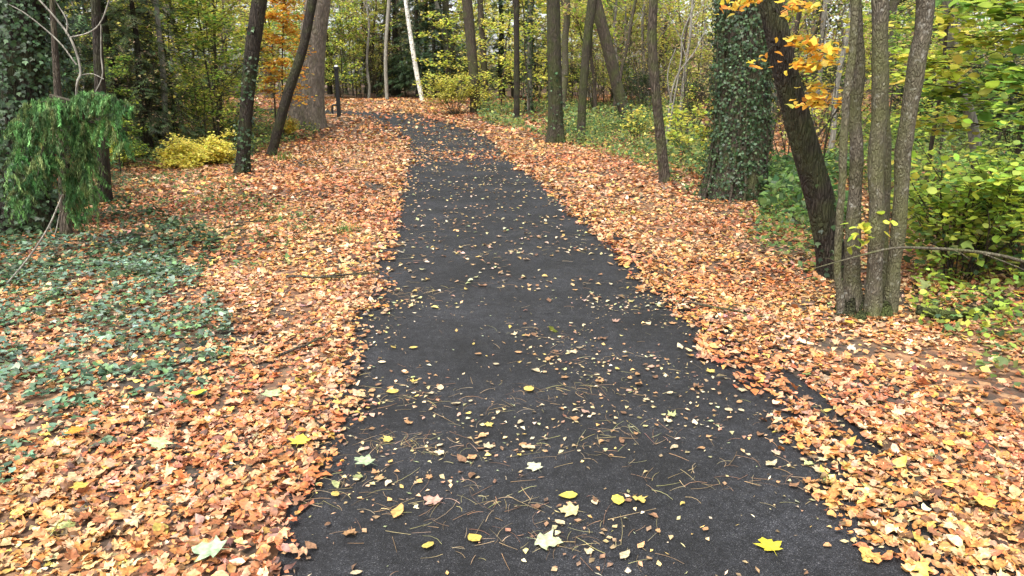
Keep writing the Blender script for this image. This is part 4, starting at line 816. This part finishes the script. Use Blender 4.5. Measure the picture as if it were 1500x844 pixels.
KIND = {
 'trunk': [bare_tree(401, 'tall brown-barked tree standing back in the wood', 'brown trunks in the wood behind', 'woodland_tree', 15, .19, 'bark_brown', MIXC, .13, 7), bare_tree(402, 'tall mossy grey tree standing back in the wood', 'grey trunks in the wood behind', 'woodland_tree', 14, .15, 'bark_grey', YELLOW + LIME, .13, 7, lo=.25)],
 'pole': [bare_tree(403, 'slender pale pole-like tree deep in the wood', 'slender poles in the wood behind', 'pole_tree', 10, .07, 'bark_pale', YELLOW + LIME + BROWNL, .13, 10, lo=.2, lean=.03), bare_tree(404, 'slender brown leaning pole tree deep in the wood', 'leaning poles in the wood behind', 'pole_tree', 9, .06, 'bark_brown', LIME + BROWNL, .13, 9, lo=.15, lean=.12)],
 'yellow': [sapling('yellow_sapling', 'bright yellow-leaved sapling in the middle of the wood', 'sapling', (0, 0, 0), 6.5, YELLOW + LIME[:1], .13, 405, per=16, nb=22, reach=.26, lo=.1, sp=.14, r0=.04, group='yellow saplings in the wood behind'), sapling('yellow_sapling', 'yellow-green sapling with layered leaves in the wood', 'sapling', (0, 0, 0), 5.2, LIME + YELLOW[:2], .13, 406, per=15, nb=20, reach=.28, lo=.1, sp=.14, r0=.035, group='yellow-green saplings in the wood behind')],
 'green': [sapling('green_sapling', 'mid green sapling in the shade of the wood', 'sapling', (0, 0, 0), 4.2, GREEN + LIME[:1], .12, 407, per=16, nb=20, reach=.30, lo=.08, sp=.13, r0=.03, group='green saplings in the wood behind')],
 'conifer': [conifer('dark_conifer', 'dark layered conifer with drooping branches in the background', (0, 0, 0), 11, 2.6, CONIF, 408, nb=120, per=34, group='dark conifers in the background', needle=.34), conifer('dark_conifer', 'dull green conifer with thin drooping branches in the background', (0, 0, 0), 9, 2.3, [(.08, .13, .05), (.10, .15, .06), (.06, .10, .04), (.13, .12, .07)], 409, nb=100, per=30, group='thin green conifers in the background', needle=.32, droop=.35)],
 'thicket': [shrub('thicket_shrub', 'bare brown twiggy shrub with few withered leaves in the wood', 'shrub', (0, 0, 0), 3.2, 1.3, BROWNL + [(.35, .33, .1)], .09, 410, stems=10, per=3, group='twiggy shrubs in the wood behind', stemr=.018, sp=.1), shrub('thicket_shrub', 'loose yellowish shrub with thin upright stems in the wood', 'shrub', (0, 0, 0), 2.6, 1.2, LIME + YELLOW[:2] + BROWNL[:2], .10, 411, stems=9, per=6, group='loose yellowish shrubs in the wood', stemr=.014, sp=.1)],
 'evergreen': [shrub('evergreen_bush', 'dark evergreen bush filling the shade under the trees', 'shrub', (0, 0, 0), 2.0, 1.6, CONIF + IVYC + [(.05, .10, .04)], .11, 412, stems=14, per=12, group='evergreen bushes under the trees', sp=.12)],
}
FIRST = set()
MARKS = [(20, 'the ivy-smothered trunk'), (95, 'the feathery conifer'), (150, 'the thin straight trunk'), (290, 'the low yellow shrub'), (360, 'the trunk with ivy on its lower part'), (420, 'the copper beech sapling'), (455, 'the broad beech'), (500, 'the black post'), (567, 'the slim pale upright trunk'), (610, 'the white birch'), (658, 'the curving pale trunk'), (692, 'the straight brown trunk'), (735, 'the yellow leaves at the bend'), (776, 'the narrow ivy column'), (812, 'the straight mossy trunk'), (856, 'the slim mossy trunk'), (905, 'the slanting brown trunk'), (962, 'the thin curved stem'), (1000, 'the whitish bare stems'), (1085, 'the massive ivy trunk'), (1170, 'the leaning dark trunk'), (1270, 'the hazel clump'), (1350, 'the outer hazel stem'), (1420, 'the pale crooked trunk'), (1480, 'the lime green shrubs')]
def plant(kind, x, y, rng, scale=1.0, which=None):
    w = rng.integers(0, len(KIND[kind])) if which is None else which; src = KIND[kind][w]
    if (kind, w) in FIRST: o = copy_tree(src)
    else: o = src; FIRST.add((kind, w))
    v_ = np.array([x, y, 2.5]) - EYE; px = CX + F_PX * x / float(np.dot(v_, FW)); mk = min(MARKS, key=lambda q: abs(q[0] - px))[1]
    o['label'] = WHAT[src.name.split('.')[0], w].format(mk); o['group'] = WHAT[src.name.split('.')[0], w].format(mk)
    o.location = (x, y, gz(x, y) - .02); o.rotation_euler = (rng.normal(0, .025), rng.normal(0, .025), rng.uniform(0, 6.28)); s = scale * rng.uniform(.85, 1.18); o.scale = (s, s, s * rng.uniform(.92, 1.1)); return o
br = np.random.default_rng(501)
WHAT = {('woodland_tree', 0): 'tall brown-barked tree in the wood behind {}', ('woodland_tree', 1): 'tall mossy grey tree in the wood behind {}', ('pole_tree', 0): 'slender pale pole tree in the wood behind {}', ('pole_tree', 1): 'slender brown leaning pole tree behind {}', ('yellow_sapling', 0): 'bright yellow-leaved sapling in the wood behind {}', ('yellow_sapling', 1): 'yellow-green sapling with layered leaves behind {}', ('green_sapling', 0): 'mid green sapling in the shade behind {}', ('dark_conifer', 0): 'dark layered conifer in the wood behind {}', ('dark_conifer', 1): 'dull green thin-branched conifer behind {}', ('thicket_shrub', 0): 'bare brown twiggy shrub behind {}', ('thicket_shrub', 1): 'loose yellowish shrub with upright stems behind {}', ('evergreen_bush', 0): 'dark evergreen bush in the shade behind {}'}
def px_plant(kind, px, Y, scale=1.0, which=None): plant(kind, (px - CX) / F_PX * Y * 1.0, Y, br, scale, which)
for k_, px, Y, s_, w_ in [('conifer', 250, 21, 1, 1), ('conifer', 190, 17, .9, 1), ('yellow', 335, 24, 1, 1), ('green', 265, 22, 1, 0), ('conifer', 120, 20, 1, 0), ('conifer', 225, 17, .7, 1), ('green', 180, 14.5, .6, 0), ('green', 330, 19, .8, 0), ('conifer', 625, 45, 1, 0), ('conifer', 655, 48, 1.1, 0), ('conifer', 590, 47, 1, 0), ('conifer', 545, 50, 1, 1), ('conifer', 250, 30, 1.1, 0), ('conifer', 40, 16, 1, 0), ('conifer', -40, 12, 1, 1),
  ('yellow', 735, 33, .9, 0), ('yellow', 715, 38, 1, 0), ('yellow', 765, 36, 1, 0), ('yellow', 690, 42, 1, 1), ('yellow', 800, 40, 1, 0), ('yellow', 835, 34, .8, 1), ('yellow', 300, 26, 1.1, 0), ('yellow', 240, 28, 1.2, 0), ('yellow', 345, 30, 1.2, 0), ('yellow', 525, 46, 1.1, 0), ('yellow', 750, 46, 1.3, 0), ('yellow', 950, 40, 1.2, 0), ('yellow', 860, 48, 1.4, 0), ('yellow', 1010, 36, 1.2, 1), ('yellow', 330, 20, .9, 1), ('yellow', 270, 21, 1, 1), ('yellow', 510, 41, .9, 1), ('yellow', 560, 44, .8, 0), ('yellow', 905, 38, 1, 1), ('conifer', 640, 41, .8, 0), ('conifer', 618, 42, .8, 0), ('thicket', 540, 43, 1, 0), ('thicket', 985, 30, 1.1, 0), ('thicket', 900, 38, 1.2, 0),
  ('green', 500, 42, 1, 0), ('green', 530, 44, 1, 0), ('green', 880, 35, 1, 0), ('green', 905, 37, 1, 0), ('green', 1370, 13, .8, 0), ('green', 1450, 14, .9, 0), ('green', 1290, 16, .8, 0), ('green', 300, 27, .9, 0), ('green', 220, 24, .8, 0), ('green', 470, 40, 1, 0),
  ('thicket', 935, 33, 1, 0), ('thicket', 1000, 20, .9, 0), ('thicket', 1160, 14, .8, 0), ('thicket', 1200, 17, 1, 0), ('thicket', 870, 30, 1, 0), ('thicket', 780, 45, 1.1, 0), ('thicket', 560, 46, 1.1, 0), ('thicket', 510, 48, 1.2, 0), ('thicket', 1180, 12, .7, 1), ('thicket', 1000, 25, .8, 1), ('thicket', 845, 33, 1, 1), ('thicket', 890, 34, 1, 1), ('thicket', 230, 17, .8, 0), ('thicket', 310, 18, .7, 1), ('thicket', 1320, 18, 1, 1), ('thicket', 1420, 17, .9, 0),
  ('evergreen', 240, 20, .8, 0), ('evergreen', 310, 25, .9, 0), ('evergreen', 690, 48, 1, 0), ('evergreen', 600, 44, 1, 0), ('evergreen', 930, 32, .9, 0), ('evergreen', 1330, 20, 1, 0), ('evergreen', 1450, 19, 1, 0), ('evergreen', 10, 10, .9, 0), ('evergreen', 180, 19, .7, 0), ('evergreen', 830, 44, 1, 0), ('evergreen', 1010, 28, .8, 0)]:
    px_plant(k_, px, Y, s_, w_)
for px, Y, w_ in zip(np.concatenate([br.uniform(785, 1030, 22), br.uniform(490, 690, 16), br.uniform(1110, 1230, 7), br.uniform(170, 350, 8)]), np.concatenate([br.uniform(26, 50, 22), br.uniform(42, 55, 16), br.uniform(14, 30, 7), br.uniform(18, 34, 8)]), np.tile([0, 1], 27)): px_plant('pole', px, Y, br.uniform(.8, 1.3), w_)
made = 0
while made < 235:                                                                       # the depth of the wood on both sides
    y_ = 16 + 54 * br.random() ** .8; x_ = br.uniform(-.85, .85) * y_
    s_, u_ = su(x_, y_)
    if abs(u_[0]) < 4.0 or (y_ < 27 and abs(u_[0]) < 9): continue
    left = x_ < -.24 * y_; right = x_ > .12 * y_
    if left: k_ = br.choice(['trunk', 'pole', 'conifer', 'evergreen', 'thicket', 'yellow', 'green'], p=[.15, .24, .10, .04, .17, .15, .15])
    elif right: k_ = br.choice(['trunk', 'pole', 'conifer', 'evergreen', 'thicket', 'yellow', 'green'], p=[.14, .30, .02, .05, .24, .17, .08])
    else: k_ = br.choice(['trunk', 'pole', 'conifer', 'evergreen', 'thicket', 'yellow', 'green'], p=[.12, .28, .10, .04, .20, .20, .06])
    plant(k_, x_, y_, br); made += 1

# far wood that reads as one mass
fr = np.random.default_rng(601); FWd = Geo()
nb_ = 1250; ang = fr.uniform(-.95, .95, nb_); dist = fr.uniform(56, 98, nb_); zc = fr.random(nb_) * 15 + .5; rad = fr.uniform(1.0, 2.6, nb_)
FARP = np.array([(.07, .10, .045), (.15, .16, .07), (.22, .19, .11), (.48, .46, .10), (.045, .06, .035), (.28, .23, .15), (.36, .40, .09)])
kc_ = FARP[fr.choice(7, nb_, p=[.14, .16, .17, .18, .10, .12, .13])]
k = np.repeat(np.arange(nb_), 95); n_ = len(k)
pos = np.column_stack([np.sin(ang[k]) * dist[k], np.cos(ang[k]) * dist[k], zc[k]]) + fr.normal(0, .55, (n_, 3)) * rad[k][:, None] * [1, 1, .6]
pos[:, 2] = np.maximum(pos[:, 2], .2) + profile(pos[:, 1])
scatter(FWd, BLADE, pos, orient(fr.uniform(0, 6.28, n_), np.abs(fr.normal(.5, .5, n_)), fr.uniform(0, 6.28, n_)), fr.uniform(.3, .7, n_), np.clip(kc_[k] * np.exp(fr.normal(0, .3, (n_, 1))), .01, .8), fr)
o = FWd.build('far_wood', M['foliage'], kind='stuff'); tag(o, 'far-off mass of brownish green woodland closing the view', 'woodland')
print('TRIS', sum(len(m_.polygons) for m_ in bpy.data.meshes))
